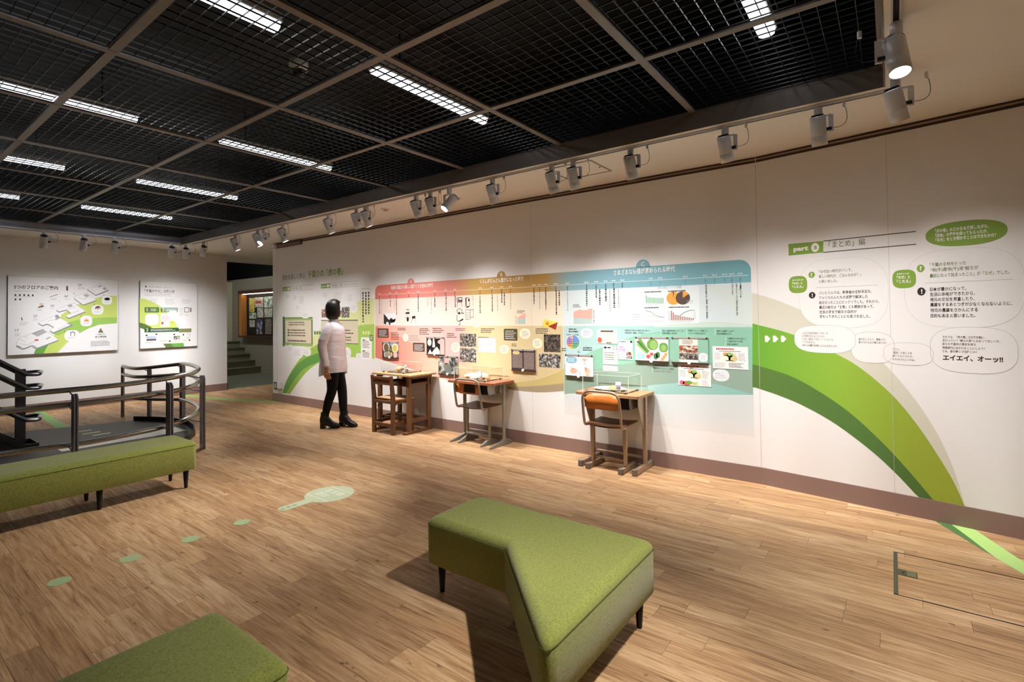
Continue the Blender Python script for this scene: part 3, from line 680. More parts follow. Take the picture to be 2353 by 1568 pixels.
for x in (0, .335):
    MB().add([(x, 0, 0), (x+.04, 0, 0), (x+.04, .045, 0), (x, .045, 0), (x, .0, .42), (x+.04, 0, .42), (x+.04, .045, .42), (x, .045, .42), (x+.002, -.018, .678), (x+.038, -.018, .678), (x+.038, .012, .678), (x+.002, .012, .678)],
             [[0,3,2,1],[8,9,10,11]]+[[i, (i+1) % 4, (i+1) % 4+4, i+4] for i in range(4)]+[[i+4, (i+1) % 4+4, (i+1) % 4+8, i+8] for i in range(4)]).obj('leg', 'old_wood_z', CH1, .004, 1)
    MB().box((x+.002, .29, 0), (x+.038, .33, .385)).obj('leg', 'old_wood_z', CH1, .004, 1)
    MB().box((x+.006, .045, .10), (x+.030, .29, .14)).obj('side_rail', 'old_wood_y', CH1, .002, 1)
    MB().box((x+.006, .045, .345), (x+.030, .29, .385)).obj('side_rail', 'old_wood_y', CH1, .002, 1)
for a, b, nm in ((.355, .388, 'seat_rail'), (.085, .125, 'rear_stretcher')): MB().box((.038, .008, a), (.337, .034, b)).obj(nm, 'old_wood', CH1, .002, 1)
MB().box((.038, -.006, .57), (.337, .016, .63)).obj('back_slat', 'old_wood', CH1, .003, 1)
MB().box((.038, -.012, .63), (.337, .010, .665)).obj('back_slat', 'ply_dark', CH1, .003, 1)
MB().box((.038, .295, .10), (.337, .322, .14)).obj('front_stretcher', 'old_wood', CH1, .002, 1)
for k in range(3): MB().box((.0, .048+k*.099, .385), (.375, .048+k*.099+.0975, .405)).obj('seat_plank', 'desk_pale', CH1, .003, 1)
for x in (.045, .325): MB().tube([(x, .05, .30), (x+(.0), .11, .352)], .006, 6).obj('brace', 'leg_black', CH1)
# --- steel sets
def steel_desk(label, loc, w, top, tan, rz=0, hole=False):
    t = thing('steel_desk', label, 'desk', loc, rz); d = .385; zt = .667
    MB().prism(rrect(0, 0, w, d, .028), zt-.024, zt).obj('tabletop', top, t, .005)
    MB().loft([[(x, .02, zt-.028), (x, .02, zt-.075), (x, .04, zt-.125), (x, d-.05, zt-.125), (x, d-.03, zt-.105), (x, d-.03, zt-.028)] for x in (.085, .089)], True, False).loft([[(x, .02, zt-.028), (x, .02, zt-.075), (x, .04, zt-.125), (x, d-.05, zt-.125), (x, d-.03, zt-.105), (x, d-.03, zt-.028)] for x in (w-.089, w-.085)], True, False)\
        .box((.087, .03, zt-.127), (w-.087, d-.04, zt-.123)).box((.087, d-.036, zt-.125), (w-.087, d-.03, zt-.03)).obj('book_box', 'pipe_grey', t, fix=True)
    MB().box((.09, .024, zt-.118), (w-.09, .03, zt-.030)).obj('box_mouth', 'drawer_black', t)
    for s, x in ((-1, .045), (1, w-.045)):
        if hole:
            lg = MB().box((x-.016, d*.60, .05), (x+.016, d*.60+.036, .34)).obj('leg', tan, t, .004)
            MB().box((x-.019, d*.60-.003, .31), (x+.019, d*.60+.039, zt-.028)).obj('leg_sleeve', tan, lg, .004)
            hm = MB()
            for k in range(7): hm.tube([(x-.0195, d*.60+.018, .34+k*.034), (x+.0195, d*.60+.018, .34+k*.034)], .0045, 8)
            hm.obj('adjust_hole', 'worn', lg)
            MB().loft([[(x+e, .10, zt-.028), (x+e, .10, zt-.09), (x+e, d*.60, .30), (x+e, d*.60, zt-.028)] for e in (-.004, .004)], True, False).obj('gusset', tan, lg, fix=True)
            ft = MB().box((x-.017, .015, .004), (x+.017, d-.015, .050)).obj('foot_bar', tan, t, .005)
            for y in (.0, d-.03): MB().box((x-.021, y, 0), (x+.021, y+.034, .056)).obj('foot_cap', 'foot_cap', ft, .006)
        else:
            lg = MB().loft([[(x+.017*math.cos(a)*1.0, d*.62+.022*math.sin(a), z) for a in [2*PI*j/16 for j in range(16)]] for z in (.05, zt-.028)]).obj('leg', tan, t)
            yy = [(.0, .010, .018), (.03, .018, .026), (.20, .024, .05), (d*.62, .026, .075), (d-.05, .022, .045), (d-.005, .012, .02)]
            MB().loft([[(x-hw, y, 0), (x+hw, y, 0), (x+hw*.7, y, h), (x-hw*.7, y, h)] for y, hw, h in yy], True, False).obj('foot', tan, t, .003, fix=True)
    MB().tube([(.045, d*.62+.02, .10), (w-.045, d*.62+.02, .10)], .013, 10).obj('stretcher', tan, t)
    hk = [(w-.083, .16, zt-.05), (w-.078, .155, zt-.10), (w-.060, .155, zt-.115), (w-.055, .16, zt-.09), (w-.07, .19, zt-.05)]
    MB().tube(smooth([Vector(p) for p in hk], 3), .003, 6).obj('bag_hook', 'hook', t)
    if hole: MB().tube([Vector(p) for p in [(w-.082, .10, zt-.055), (w-.078, .10, zt-.10), (w-.062, .15, zt-.10), (w-.062, .15, zt-.055)]], .003, 6).obj('bag_hook', 'hook', t)
    return t
steel_desk('red brown topped steel desk with splayed oval legs, middle of the three', (4.345, -.398, 0), .64, 'desk_red', 'pipe_grey')
steel_desk('tan topped steel desk on box section feet, nearest of the three', (5.93, -.398, 0), .60, 'desk_tan', 'pipe', hole=True)
def steel_chair(label, loc, w, hole, pipe):
    t = thing('steel_chair', label, 'chair', loc); r = .0115
    # one bent tube makes the back hoop
    P = [(0.0, .075, .385), (0, .03, .388), (0, .0, .42), (0, -.03, .60), (.012, -.036, .655), (.055, -.04, .690), (w/2, -.04, .694), (w-.055, -.04, .690), (w-.012, -.036, .655), (w, -.03, .60), (w, 0, .42), (w, .03, .388), (w, .075, .385)]
    MB().tube(smooth([Vector(p) for p in P], 5), r, 12).obj('back_hoop', pipe, t)
    a, b = .53, .668
    rows = []
    for i in range(9):
        f = i/8; x = .012+(w-.024)*f; y = -.012+.035*math.sin(PI*f); rows.append((x, y))
    MB().loft([[(x, y, a+.02*(1-math.sin(PI*i/8))**3), (x, y+.009, a+.02*(1-math.sin(PI*i/8))**3), (x, y+.004, b-.035*(1-math.sin(PI*i/8))**3), (x, y-.005, b-.035*(1-math.sin(PI*i/8))**3)] for i, (x, y) in enumerate(rows)], True, True).obj('backrest', 'ply_orange', t, fix=True)
    rows = []
    for i in range(9):
        f = i/8; y = .03+.30*f; rows.append((y, .405+.012*(f-.5)**2*4*(.3 if f > .5 else 1)-(.018*(1-f)**6)))
    sd = [[(-.005+.008*abs(c-.5)**2+(w+.01)*c, y+(-.012*math.sin(PI*c) if k == 0 else 0), z-.010*math.sin(PI*c)) for c in [j/10 for j in range(11)]] for k, (y, z) in enumerate(rows)]
    top = [[Vector(p) for p in r_] for r_ in sd]; bot = [[p-Vector((0, 0, .011)) for p in r_] for r_ in top]
    MB().loft([a_+b_[::-1] for a_, b_ in zip(top, bot)], True, True).obj('seat', 'ply_dark', t, fix=True)
    for x in (.02, w-.02):
        if hole:
            lg = MB().box((x-.014, .10, .05), (x+.014, .132, .22)).obj('leg', pipe, t, .004)
            MB().box((x-.017, .097, .20), (x+.017, .135, .385)).obj('leg_sleeve', pipe, lg, .004)
            hm = MB()
            for k in range(6): hm.tube([(x-.0175, .116, .22+k*.026), (x+.0175, .116, .22+k*.026)], .004, 8)
            hm.obj('adjust_hole', 'worn', lg)
            ft = MB().box((x-.016, .012, .004), (x+.016, .30, .046)).obj('foot_bar', pipe, t, .005)
            for y in (0, .28): MB().box((x-.020, y, 0), (x+.020, y+.034, .052)).obj('foot_cap', 'foot_cap', ft, .006)
        else:
            lg = MB().loft([[(x+.014*math.cos(q)*1.0, .15+.019*math.sin(q), z) for q in [2*PI*j/14 for j in range(14)]] for z in (.05, .25)]).obj('leg', pipe, t)
            MB().loft([[(x+.017*math.cos(q)*1.0, .15+.022*math.sin(q), z) for q in [2*PI*j/14 for j in range(14)]] for z in (.24, .388)]).obj('leg_sleeve', pipe, lg)
            yy = [(.0, .010, .018), (.03, .018, .026), (.10, .022, .05), (.15, .024, .065), (.26, .018, .04), (.33, .010, .016)]
            MB().loft([[(x-hw, y, 0), (x+hw, y, 0), (x+hw*.7, y, h), (x-hw*.7, y, h)] for y, hw, h in yy], True, False).obj('foot', pipe, t, .003, fix=True)
        MB().bar((x, .03, .390), (x, .31, .395), .02, .014).obj('seat_bracket', pipe, t)
    MB().tube([(.02, .135, .09), (w-.02, .135, .09)], .011, 10).obj('stretcher', pipe, t)
    return t
steel_chair('steel tube chair with orange plywood back at the middle desk', (4.475, -.385, 0), .35, False, 'pipe_grey')
steel_chair('steel tube chair with orange plywood back and punched legs at the nearest desk', (6.045, -.432, 0), .35, True, 'pipe')

# ================================================================== SCHOOL LUNCHES UNDER ACRYLIC
mat('tray_grey', '8f8478', .35, .5); mat('tray_tan', '9a8468', .4); mat('alu', 'd7dade', .25, .9); mat('plate_white', 'f3f1ea', .25); mat('bun', 'e2a259', .6); mat('bread', 'dfc07d', .7); mat('bread_side', 'd9975a', .7)
mat('bag', 'f1e6b8', .25); mat('milk', 'f4f2f4', .3); mat('purple', '8f86bf', .4); mat('orange_fruit', 'eda15f', .45); mat('salad', '8fa85c', .6); mat('cutlet', 'c8955a', .7); mat('ink', '22201f', .5); mat('glassy', 'e9ecec', .1)
def acrylic_box(label, x, y, z, w, d, h):
    t = thing('acrylic_cover', label, 'display cover', (x, y, z)); s = .003
    MB().box((0, 0, 0), (w, s, h)).obj('front_pane', 'acrylic', t); MB().box((0, d-s, 0), (w, d, h)).obj('rear_pane', 'acrylic', t)
    MB().box((0, s, 0), (s, d-s, h)).obj('side_pane', 'acrylic', t); MB().box((w-s, s, 0), (w, d-s, h)).obj('side_pane', 'acrylic', t)
    for (a, b) in ((0, 0), (w-s, 0), (0, d-s), (w-s, d-s)): MB().box((a-.0006, b-.0006, 0), (a+s+.0006, b+s+.0006, h)).obj('glued_edge', 'acrylic_edge', t)
    e = MB().box((0, -.0006, h-.001), (w, s+.0006, h+.0008)).box((0, d-s-.0006, h-.001), (w, d+.0006, h+.0008)).box((-.0006, 0, h-.001), (s+.0006, d, h+.0008)).box((w-s-.0006, 0, h-.001), (w+.0006, d, h+.0008)).obj('top_edge', 'acrylic_edge', t)
    for (a, b) in ((.035, .014), (w-.035, .014), (w-.03, d-.03)): MB().tube([(a-.011, b, .009), (a+.011, b, .009)], .008, 10).box((a-.009, b-.004, .0), (a+.009, b+.004, .004)).obj('clamp', 'hook', t)
def tray(label, x, y, z, w, d, m, rz=0):
    t = thing('lunch_tray', label, 'tray', (x, y, z), rz)
    MB().prism(rrect(0, 0, w, d, .03), 0, .004).obj('tray_base', m, t)
    o = rrect(0, 0, w, d, .03); mb = MB(); i_ = rrect(.012, .012, w-.012, d-.012, .022)
    n = len(o); vs = [(a, b, .012) for a, b in o]+[(a, b, .004) for a, b in i_]+[(a, b, 0) for a, b in o]
    mb.add(vs, [[k, (k+1) % n, n+(k+1) % n, n+k] for k in range(n)]+[[2*n+k, 2*n+(k+1) % n, (k+1) % n, k] for k in range(n)]); mb.obj('tray_rim', m, t, fix=True)
    return z+.004
ZD = .685
acrylic_box('clear acrylic cover over the lunch on the old wooden desk', 3.21, -.37, ZD, .43, .30, .115)
z = tray('brown tray on the old wooden desk', 3.26, -.33, ZD, .34, .23, 'tray_grey')
t = thing('bread_roll', 'round golden bread roll on the old wooden desk', 'bread', (3.405, -.245, z)); MB().ball((0, 0, .031), (.038, .038, .031)).obj('crust', 'bun', t); MB().ball((0, 0, .052), (.020, .020, .010), 12, 6).obj('crease', 'bread', t)
t = thing('lunch_tin', 'open aluminium lunch tin on the old wooden desk', 'lunch box', (3.505, -.265, z))
MB().lathe([(.040, 0), (.052, .004), (.055, .035), (.057, .036), (.052, .034), (.049, .006), (.0, .006)], n=28, cap=False).obj('bowl', 'alu', t, fix=True)
lid = MB().lathe([(.0, .0), (.050, .002), (.057, .010), (.058, .016), (.055, .012), (.0, .006)], (0, 0, 0), 28, Matrix.Translation((-.012, .02, .052)) @ Matrix.Rotation(math.radians(24), 4, 'X') @ Matrix.Rotation(math.radians(-14), 4, 'Y'), cap=False).obj('lid', 'alu', t, fix=True)
MB().ball((.0, 0, .026), (.045, .045, .014), 14, 6).obj('stew', 'cutlet', t)
acrylic_box('clear acrylic cover over the lunch on the red brown desk', 4.41, -.352, .667, .455, .30, .135)
z = tray('dark rimmed tray on the red brown desk', 4.455, -.325, .667, .36, .25, 'tray_tan')
t = thing('bread_loaf', 'long bread roll in a pale yellow wrapper on the red brown desk', 'bread', (4.60, -.19, z), .15)
MB().loft([[(x, ry*math.cos(a), rz+rz*math.sin(a)) for a in [2*PI*j/14 for j in range(14)]] for x, ry, rz in ((-.13, .012, .008), (-.115, .036, .024), (-.06, .047, .030), (.04, .047, .030), (.10, .038, .025), (.12, .014, .010))]).obj('loaf', 'bread_side', t)
MB().loft([[(x, ry*math.cos(a), .030+rz*math.sin(a)) for a in [PI*j/10 for j in range(11)]] for x, ry, rz in ((-.15, .030, .010), (-.11, .045, .032), (0, .053, .042), (.10, .048, .038), (.145, .045, .014))], False, True, False).obj('wrapper', 'bag', t)
t = thing('milk_bottle', 'white milk bottle on the red brown desk', 'bottle', (4.713, -.272, z)); MB().lathe([(.020, 0), (.024, .003), (.024, .060), (.020, .076), (.014, .086), (.014, .096)], n=24).obj('glass', 'milk', t)
MB().lathe([(.0155, .092), (.0155, .100), (.010, .102)], n=20).obj('cap', 'glassy', t)
t = thing('fruit_piece', 'peeled orange fruit beside the milk bottle', 'fruit', (4.775, -.22, z)); MB().ball((0, 0, .022), (.026, .026, .022)).obj('flesh', 'orange_fruit', t); MB().lathe([(.03, 0), (.036, .006), (.034, .006), (.0, .002)], n=20).obj('saucer', 'plate_white', t)
t = thing('food_bowl', 'small cup of stew half hidden behind the chair back', 'bowl', (4.64, -.295, z)); MB().lathe([(.022, 0), (.038, .02), (.042, .032), (.039, .030), (.02, .008)], n=24).obj('cup', 'plate_white', t, fix=True); MB().ball((0, 0, .026), (.034, .034, .010), 12, 6).obj('filling', 'salad', t)
acrylic_box('clear acrylic cover over the lunch on the tan desk', 5.985, -.345, .667, .44, .285, .155)
z = tray('pinkish tray on the tan desk', 6.03, -.315, .667, .36, .24, 'tray_tan')
t = thing('plate', 'white oval plate with cutlet and salad on the tan desk', 'plate', (6.185, -.20, z))
MB().add(*(lambda n=36: ([(r*1.35*math.cos(2*PI*j/n), r*math.sin(2*PI*j/n), h) for r, h in ((.06, .0), (.085, .008), (.112, .020), (.110, .022), (.08, .011), (.0, .008)) for j in range(n)], [[i*n+j, i*n+(j+1) % n, (i+1)*n+(j+1) % n, (i+1)*n+j] for i in range(5) for j in range(n)]))(), True).obj('dish', 'plate_white', t, fix=True)
MB().ball((-.055, .0, .018), (.050, .045, .014), 14, 6).obj('rice', 'plate_white', t); c = MB().ball((.035, .02, .026), (.050, .036, .018), 14, 6).obj('cutlet', 'cutlet', t)
sal = MB()
for k in range(14): a = random.random()*6.3; sal.ball((.055+.03*math.cos(a)*random.random(), -.035+.025*math.sin(a), .018+.012*random.random()), (.012, .010, .008), 8, 5)
sal.obj('salad', 'salad', t)
t = thing('milk_carton', 'small white milk carton with purple band on the tan desk', 'carton', (6.285, -.245, z), .3)
MB().box((-.022, -.022, 0), (.022, .022, .060)).obj('carton_body', 'milk', t); MB().add([(-.022, -.022, .060), (.022, -.022, .060), (.022, .022, .060), (-.022, .022, .060), (-.022, 0, .078), (.022, 0, .078)], [[0,1,5,4],[2,3,4,5],[0,4,3],[1,2,5]]).box((-.022, -.001, .078), (.022, .001, .088)).obj('gable_top', 'milk', t)
MB().box((-.0224, -.0224, .052), (.0224, .0224, .0605)).obj('purple_band', 'purple', t)
mb = MB()
for k in range(4):
    for j in range(3): mb.box((-.017+k*.0095, -.0227, .012+j*.013), (-.010+k*.0095+random.random()*.002, -.022, .021+j*.013))
mb.obj('print', 'ink', t)

# ================================================================== WALL GRAPHICS: SUMMARY TEXT AT RIGHT
INK = mat('print_ink', '2b2726', .5); GRN = mat('print_green', '7fa03c', .5); OLV = mat('print_olive', '5c6b2c', .5); WHT = mat('print_white', 'f4f3f0', .45); GRY = mat('print_grey', '9d9a96', .5); LGT = mat('print_light', 'bdb9b4', .5)
BRN = mat('print_brown', '4a3a2c', .5); BUB = mat('print_bubble', 'ebe9e8', .3); RED = mat('print_red', 'c04a48', .5)
def z5(x, y): return (1740+x/3.734, 490+y/3.734)
def RW(x, y):
    """Pixel on the kinked right wall -> place, a hair in front of it."""
    k = 1735+(y-361)*.0207
    pl = W1 if x < k else W2
    return pl
def clipk(px, sgn):
    K = lambda p: sgn*(p[0]-1735-(p[1]-361)*.0207); out = []
    for i, p in enumerate(px):
        q = px[i-1]; a, b = K(q), K(p)
        if (a < 0) != (b < 0): t = a/(a-b); out.append((q[0]+(p[0]-q[0])*t, q[1]+(p[1]-q[1])*t))
        if b >= 0: out.append(p)
    return out
def rpoly(name, px, off, m, parent):
    """Print on the kinked wall: the outline is parted at the bend and each half laid on its own wall."""
    o = None
    for pl, sg in ((W2, 1), (W1, -1)):
        c = clipk(px, sg)
        if len(c) < 3: continue
        pts = [pl.uv(x, y) for x, y in c]; pts = [(u, max(v, BH+.0005)) for u, v in pts]
        P = plan(MB(), pl, pts, off).obj(name, m, parent)
        o = o or P
    return o
def poly2(ps, n=6): return [tuple(p) for p in smooth([Vector((x, y, 0)).to_2d().to_3d() for x, y in ps], n)] if False else [(p.x, p.y) for p in smooth([Vector((x, y, 0)) for x, y in ps], n)]
grad('ribbon_green', 0, 7.3, 9.0, [(0, '66a83a'), (.35, '8db53f'), (.7, '9aa83a'), (1, '93903a')]); grad('ribbon_dark', 0, 7.3, 8.9, [(0, '5c7d3c'), (.5, '547a3e'), (1, '3f5a2a')]); mat('ribbon_beige', 'd3d0c0', .45)
SW = thing('ribbon_mural', 'broad green and beige ribbon sweeping down the wall at right', 'wall graphic', W2.at(.5, 1.0, 0))
SW.location = (0, 0, 0)
up = poly2([(1729, 674), (1742, 677), (1793, 693), (1860, 722), (1940, 766), (2029, 834), (2096, 910), (2150, 990), (2190, 1075), (2219, 1170)])
mid = poly2([(1729, 744), (1742, 747), (1824, 770), (1922, 814), (1981, 849), (2052, 910), (2110, 980), (2160, 1055), (2195, 1115), (2219, 1170)])
lo_ = poly2([(1729, 838), (1742, 841), (1820, 866), (1898, 910), (1960, 955), (2030, 1020), (2090, 1085), (2150, 1156)])
dk = poly2([(1729, 890), (1742, 893), (1792, 910), (1850, 935), (1920, 975), (2000, 1035), (2060, 1090), (2118, 1152)])
rpoly('beige_band', up+mid[::-1], .0008, 'ribbon_beige', SW); rpoly('green_band', mid+[(2185, 1165)]+lo_[::-1], .0012, 'ribbon_green', SW); rpoly('dark_band', lo_+dk[::-1], .0016, 'ribbon_dark', SW)
for k in range(3):
    x, y = 65+k*69, 1052
    rpoly('arrow', [z5(x, y+4), z5(x+28, y), z5(x+28, y-2+10), z5(x+24, y-0), z5(x+48, y+26), z5(x+24, y+56), z5(x+24, y+46), z5(x, y+48)] if False else [z5(x, y), z5(x+22, y), z5(x+48, y+27), z5(x+22, y+56), z5(x+2, y+54)], .0022, BUB, SW)
SU = thing('summary_graphic', 'speech bubbles and closing text printed on the bent wall at right', 'wall graphic', (0, 0, 0))
def bubble(c0, c1, top, bot, m, off, name='speech_bubble', e=2.8, line_m=GRY, lw=.0016):
    """Rounded bubble from column c0 to c1 (pixels, at mid height), rows top to bot at mid width."""
    my = (top+bot)/2; mx = (c0+c1)/2
    u0 = W2.uv(c0, my)[0]; u1 = W2.uv(c1, my)[0]; v0 = W2.uv(mx, bot)[1]; v1 = W2.uv(mx, top)[1]
    P = sell((u0+u1)/2, (v0+v1)/2, (u1-u0)/2, (v1-v0)/2, e)
    b = poly(name, W2, P, off, m, SU)
    if line_m: ring(MB(), W2, P, lw, off+.0003).obj('outline', line_m, b)
    return P
def zb(x0, y0, x1, y1, *a, **k): p = z5(x0, y0); q = z5(x1, y1); return bubble(p[0], q[0], p[1], q[1], *a, **k)
def zt(s, x, y, x1, h, m, bold=0.0, name='lettering'): p = z5(x, y); return ptext(name, W2, s, p, z5(x1, y)[0], h/3.734, m, SU, .006, bold)
zb(355, 380, 1128, 985, BUB, .0026, e=2.9, line_m=LGT, lw=.0012)
zb(1262, 298, 2300, 985, BUB, .0026, e=2.9, line_m=LGT, lw=.0012)
zb(805, 1020, 1178, 1288, BUB, .0030); zb(1083, 1112, 1512, 1306, BUB, .0032)
zb(318, 962, 845, 1202, BUB, .0034); zb(1483, 978, 2240, 1378, BUB, .0034)
zb(1443, 62, 2150, 278, GRN, .0036, line_m=None, e=2.3)
zb(271, 540, 429, 686, GRN, .0040, line_m=None, e=3.0); zb(1160, 486, 1363, 644, GRN, .0040, line_m=None, e=3.0)
# heading
rpoly('heading_box', [z5(268, 265), z5(567, 240), z5(567, 337), z5(270, 364)], .003, GRN, SU)
mb = MB(); 
for a, b in (((567, 240), (1362, 157)), ((567, 337), (1364, 267))): line(mb, W2, W2.uv(*z5(*a)), W2.uv(*z5(*b)), .006, .003)
mb.obj('heading_rule', BRN, SU)
zt('part', 312, 326, 438, 42, WHT, .0022, 'heading_text')
P = W2.uv(*z5(497, 295)); poly('number_disc', W2, sell(P[0], P[1], .026, .034, 2, 32), .0036, WHT, SU)
zt('3', 484, 311, 512, 33, GRN, .0012, 'heading_text')
zt('「まとめ」編', 616, 296, 926, 55, OLV, .0, 'heading_text')
for s, x, y, x1, h in (('「虎の巻」の三か条を活用しながら、', 1527, 166, 1990, 38), ('「給食」の歴史を探ってもらったが、', 1528, 206, 1980, 38), ('「なぜ」をとき明かすことはできたかの？', 1530, 244, 2052, 38)): zt(s, x, y, x1, h-10, WHT, .0006)
for s, x, y, x1 in (('まさこちゃんの', 302, 581, 397), ): zt(s, x, y, x1, 11, WHT, .0005)
for s, x, y, x1 in (('「なぜ」と', 300, 612, 390), ('「こたえ」', 302, 642, 395)): zt(s, x, y, x1, 19, WHT, .0006)
zt('のまおくんの', 1198, 528, 1303, 12, WHT, .0005)
for s, x, y, x1 in (('「なぜ」と', 1198, 563, 1312), ('「こたえ」', 1200, 599, 1316)): zt(s, x, y, x1, 25, WHT, .0007)
for x, y, m, s, r in ((467, 530, GRN, '?', 27), (471, 705, INK, '!', 28), (1402, 475, GRN, '?', 33), (1408, 673, INK, '!', 35)):
    p = W2.uv(*z5(x, y)); rr = W2.uv(*z5(x+r, y))[0]-p[0]; rv = p[1]-W2.uv(*z5(x, y+r))[1]
    P = sell(p[0], p[1], rr, rv, 2, 28); P.insert(1, (p[0]+rr*1.3, p[1]+rv*.1)); b = poly('badge', W2, P, .0036, m, SU)
    text('mark', W2, s, p[0]-(rr*.33 if s == '?' else rr*.16), p[1]-rv*.52, rv*1.55, WHT, SU, .0042, bold=.0012)
for L in ((('「なぜ古い時代がパンで、', 530, 515, 815, 30), ('新しい時代が、ごはんなのか？」', 530, 557, 890, 30), ('と思いました。', 530, 598, 690, 28)),
          (('「千葉の食材を使った', 1482, 458, 1792, 34), ('“地(千)産地(千)消”給食が', 1484, 502, 1900, 34), ('最近になって始まったこと」が「なぜ」でした。', 1482, 552, 2168, 34))):
    for s, x, y, x1, h in L: zt(s, x, y, x1, h-4, OLV, .0002)
for a, b in (((505, 640), (1035, 617)), ((1440, 601), (2195, 567))): line(MB(), W2, W2.uv(*z5(*a)), W2.uv(*z5(*b)), .002, .0036).obj('divider', GRY, SU)
for s, x, y, x1 in (('パンとミルクは、戦争後の食料不足を、', 530, 698, 985), ('アメリカの人たちの支援で解決した', 530, 739, 950), ('給食だったことにビックリでした。それから、', 532, 780, 1048), ('最近の給食は「食育」とも関係があって、', 533, 820, 1003), ('社会の変化で給食の目的が', 535, 860, 855), ('変わってきたことにも気づきました。', 536, 899, 970)): zt(s, x, y, x1, 25, INK, .0002)
for s, x, y, x1 in (('日本が豊かになって、', 1482, 668, 1795), ('生活に余裕ができたから、', 1483, 711, 1870), ('地元の文化を見直したり、', 1484, 756, 1868), ('農業をするあとつぎが少なくならないように、', 1485, 800, 2190), ('地元の農業をさかんにする', 1487, 847, 1893), ('目的もあると思いました。', 1488, 894, 1872)): zt(s, x, y, x1, 30, INK, .0003)
for s, x, y, x1 in (('二人とも自分自身の「なぜ」を', 387, 1036, 608), ('とき明かせたようじゃの。', 387, 1062, 580), ('じゃが、歴史の「なぜ」と「こたえ」は', 387, 1088, 650), ('一つではない。', 387, 1114, 500), ('他の人の考えを聞くことも大切じゃぞ。', 388, 1141, 690), ('修行をしてみて、歴史って、', 870, 1089, 1105), ('思っていたより楽しかった！', 870, 1115, 1108),
                    ('そうか。', 1162, 1175, 1222), ('「歴史」の楽しさを', 1162, 1204, 1328), ('感じてもらえたか。', 1162, 1232, 1338), ('それはうれしいのぉ。', 1162, 1261, 1355)): zt(s, x, y, x1, 17, BRN, .0)
for s, x, y, x1 in (('それでは、「虎の巻」三か条を胸に、', 1590, 1071, 1955), ('変わっていく“郷土の姿”に出会ってほしいぞ。', 1590, 1101, 2085), ('自らも千葉市の歴史を探る', 1590, 1131, 1875), ('時間旅行に出かけることにしよう!!', 1590, 1163, 1953), ('さぁ、皆の衆!いざ出陣じゃ!!', 1590, 1193, 1883)): zt(s, x, y, x1, 20, BRN, .0001)
zt('エイエイ、オーッ!!', 1594, 1258, 2110, 44, BRN, .0016, 'slogan')

# ================================================================== WALL GRAPHICS: TIMELINE MURAL
TM = thing('timeline_mural', 'pink, tan and blue timeline mural printed on the wall behind the desks', 'mural', (0, 0, 0))
U0, U1 = 2.645, 7.336
grad('mural_head', 0, U0, U1, [(0, 'd9746a'), (.18, 'e58a80'), (.30, 'e08f80'), (.37, 'c5a05e'), (.5, 'b98f4c'), (.585, 'b7904f'), (.64, '8fb3b8'), (.70, '86b4c2'), (1, '74aab4')])
grad('mural_mid', 0, U0, U1, [(0, 'e6d2c8'), (.15, 'f2d8d0'), (.33, 'f1dcd2'), (.40, 'e6dcc6'), (.62, 'eee0c8'), (.632, 'd6e2e4'), (1, 'cfdcdf')])
grad('mural_low', 0, U0, U1, [(0, 'e7a091'), (.15, 'f0b4a8'), (.32, 'f4bab6'), (.36, 'dccaa0'), (.55, 'd8c598'), (.622, 'd2bf94'), (.63, 'b4d2d2'), (.8, 'a4ccc6'), (1, '8fc0b6')])
grad('mural_pale', 2, .33, .95, [(0, 'e6e3e1'), (.3, 'd8dedf'), (1, 'c6d3d4')]); grad('mural_pale2', 2, .95, 1.25, [(0, 'f1e6dc'), (1, 'eddcc8')])
grad('salmon', 0, U0, 4.1, [(0, 'd97b68'), (.45, 'ea9c8c'), (1, 'f2cdb6')]); mat('tan_a', 'c9b67a', .45); mat('tan_b', 'a8977a', .45); mat('teal_a', '8dc0a8', .45); mat('teal_b', '93ab9c', .45); mat('teal_c', 'c4d6cc', .45); mat('sand', 'e4d3aa', .45)
P1 = lambda x, y: W1.uv(x, y)
def P1Y(x, z):
    a = W1.uv(x, 0)[1]; b = W1.uv(x, 1000)[1]; return 1000*(a-z)/(a-b)
def wpoly(name, px, off, m, par=None): return poly(name, W1, [P1(*q) for q in px], off, m, par or TM)
ZH, ZM, ZB = 1.787, 1.600, 1.247
hd = arc((U1-.09, ZH-.09), .09, 0, PI/2, 8)+arc((U0+.09, ZH-.09), .09, PI/2, PI, 8)+[(U0, ZM), (U1, ZM)]
poly('header_band', W1, hd, .0010, 'mural_head', TM)
poly('middle_band', W1, [(U0, ZB), (U1, ZB), (U1, ZM), (U0, ZM)], .0009, 'mural_mid', TM)
for px_, s, r in ((944, 'A', .064), (1152, 'B', .064), (1478, 'C', .068)):
    u = P1(px_, 640)[0]; tb = poly('era_tab', W1, arc((u, ZH-.004), r, 0, PI, 16), .0010, 'mural_head', TM)
    text('era_letter', W1, s, u, ZH+.004, .058, WHT, tb, .0018, align='CENTER')
# lower field: colour drifts along the wall, with slanted and wavy fields over it
low = [(U0, ZB)]+[P1(*q) for q in [(862, 822), (900, 834), (950, 850), (1010, 868), (1060, 880), (1100, 889), (1180, 897), (1230, 901), (1296, 898)]]+[(P1(1296, 898)[0], ZB)]
poly('lower_field', W1, low[::-1], .0009, 'mural_low', TM)
ub = P1(1296, 850)[0]
poly('lower_field', W1, [(ub, ZB), (ub, P1(1296, 905)[1]), (U1, P1(1730, 908)[1]), (U1, ZB)], .0009, 'mural_low', TM)
poly('pale_field', W1, [(ub, P1(1296, 906)[1]), (ub, .36), (U1, .36), (U1, P1(1730, 909)[1])], .0008, 'mural_pale', TM)
wpoly('salmon_field', poly2([(863, 751), (896, 763), (922, 776), (960, 796), (1000, 818), (1034, 850), (1050, 880)], 3)+[(1010, 868), (950, 850), (900, 834), (863, 822)], .0014, 'salmon')
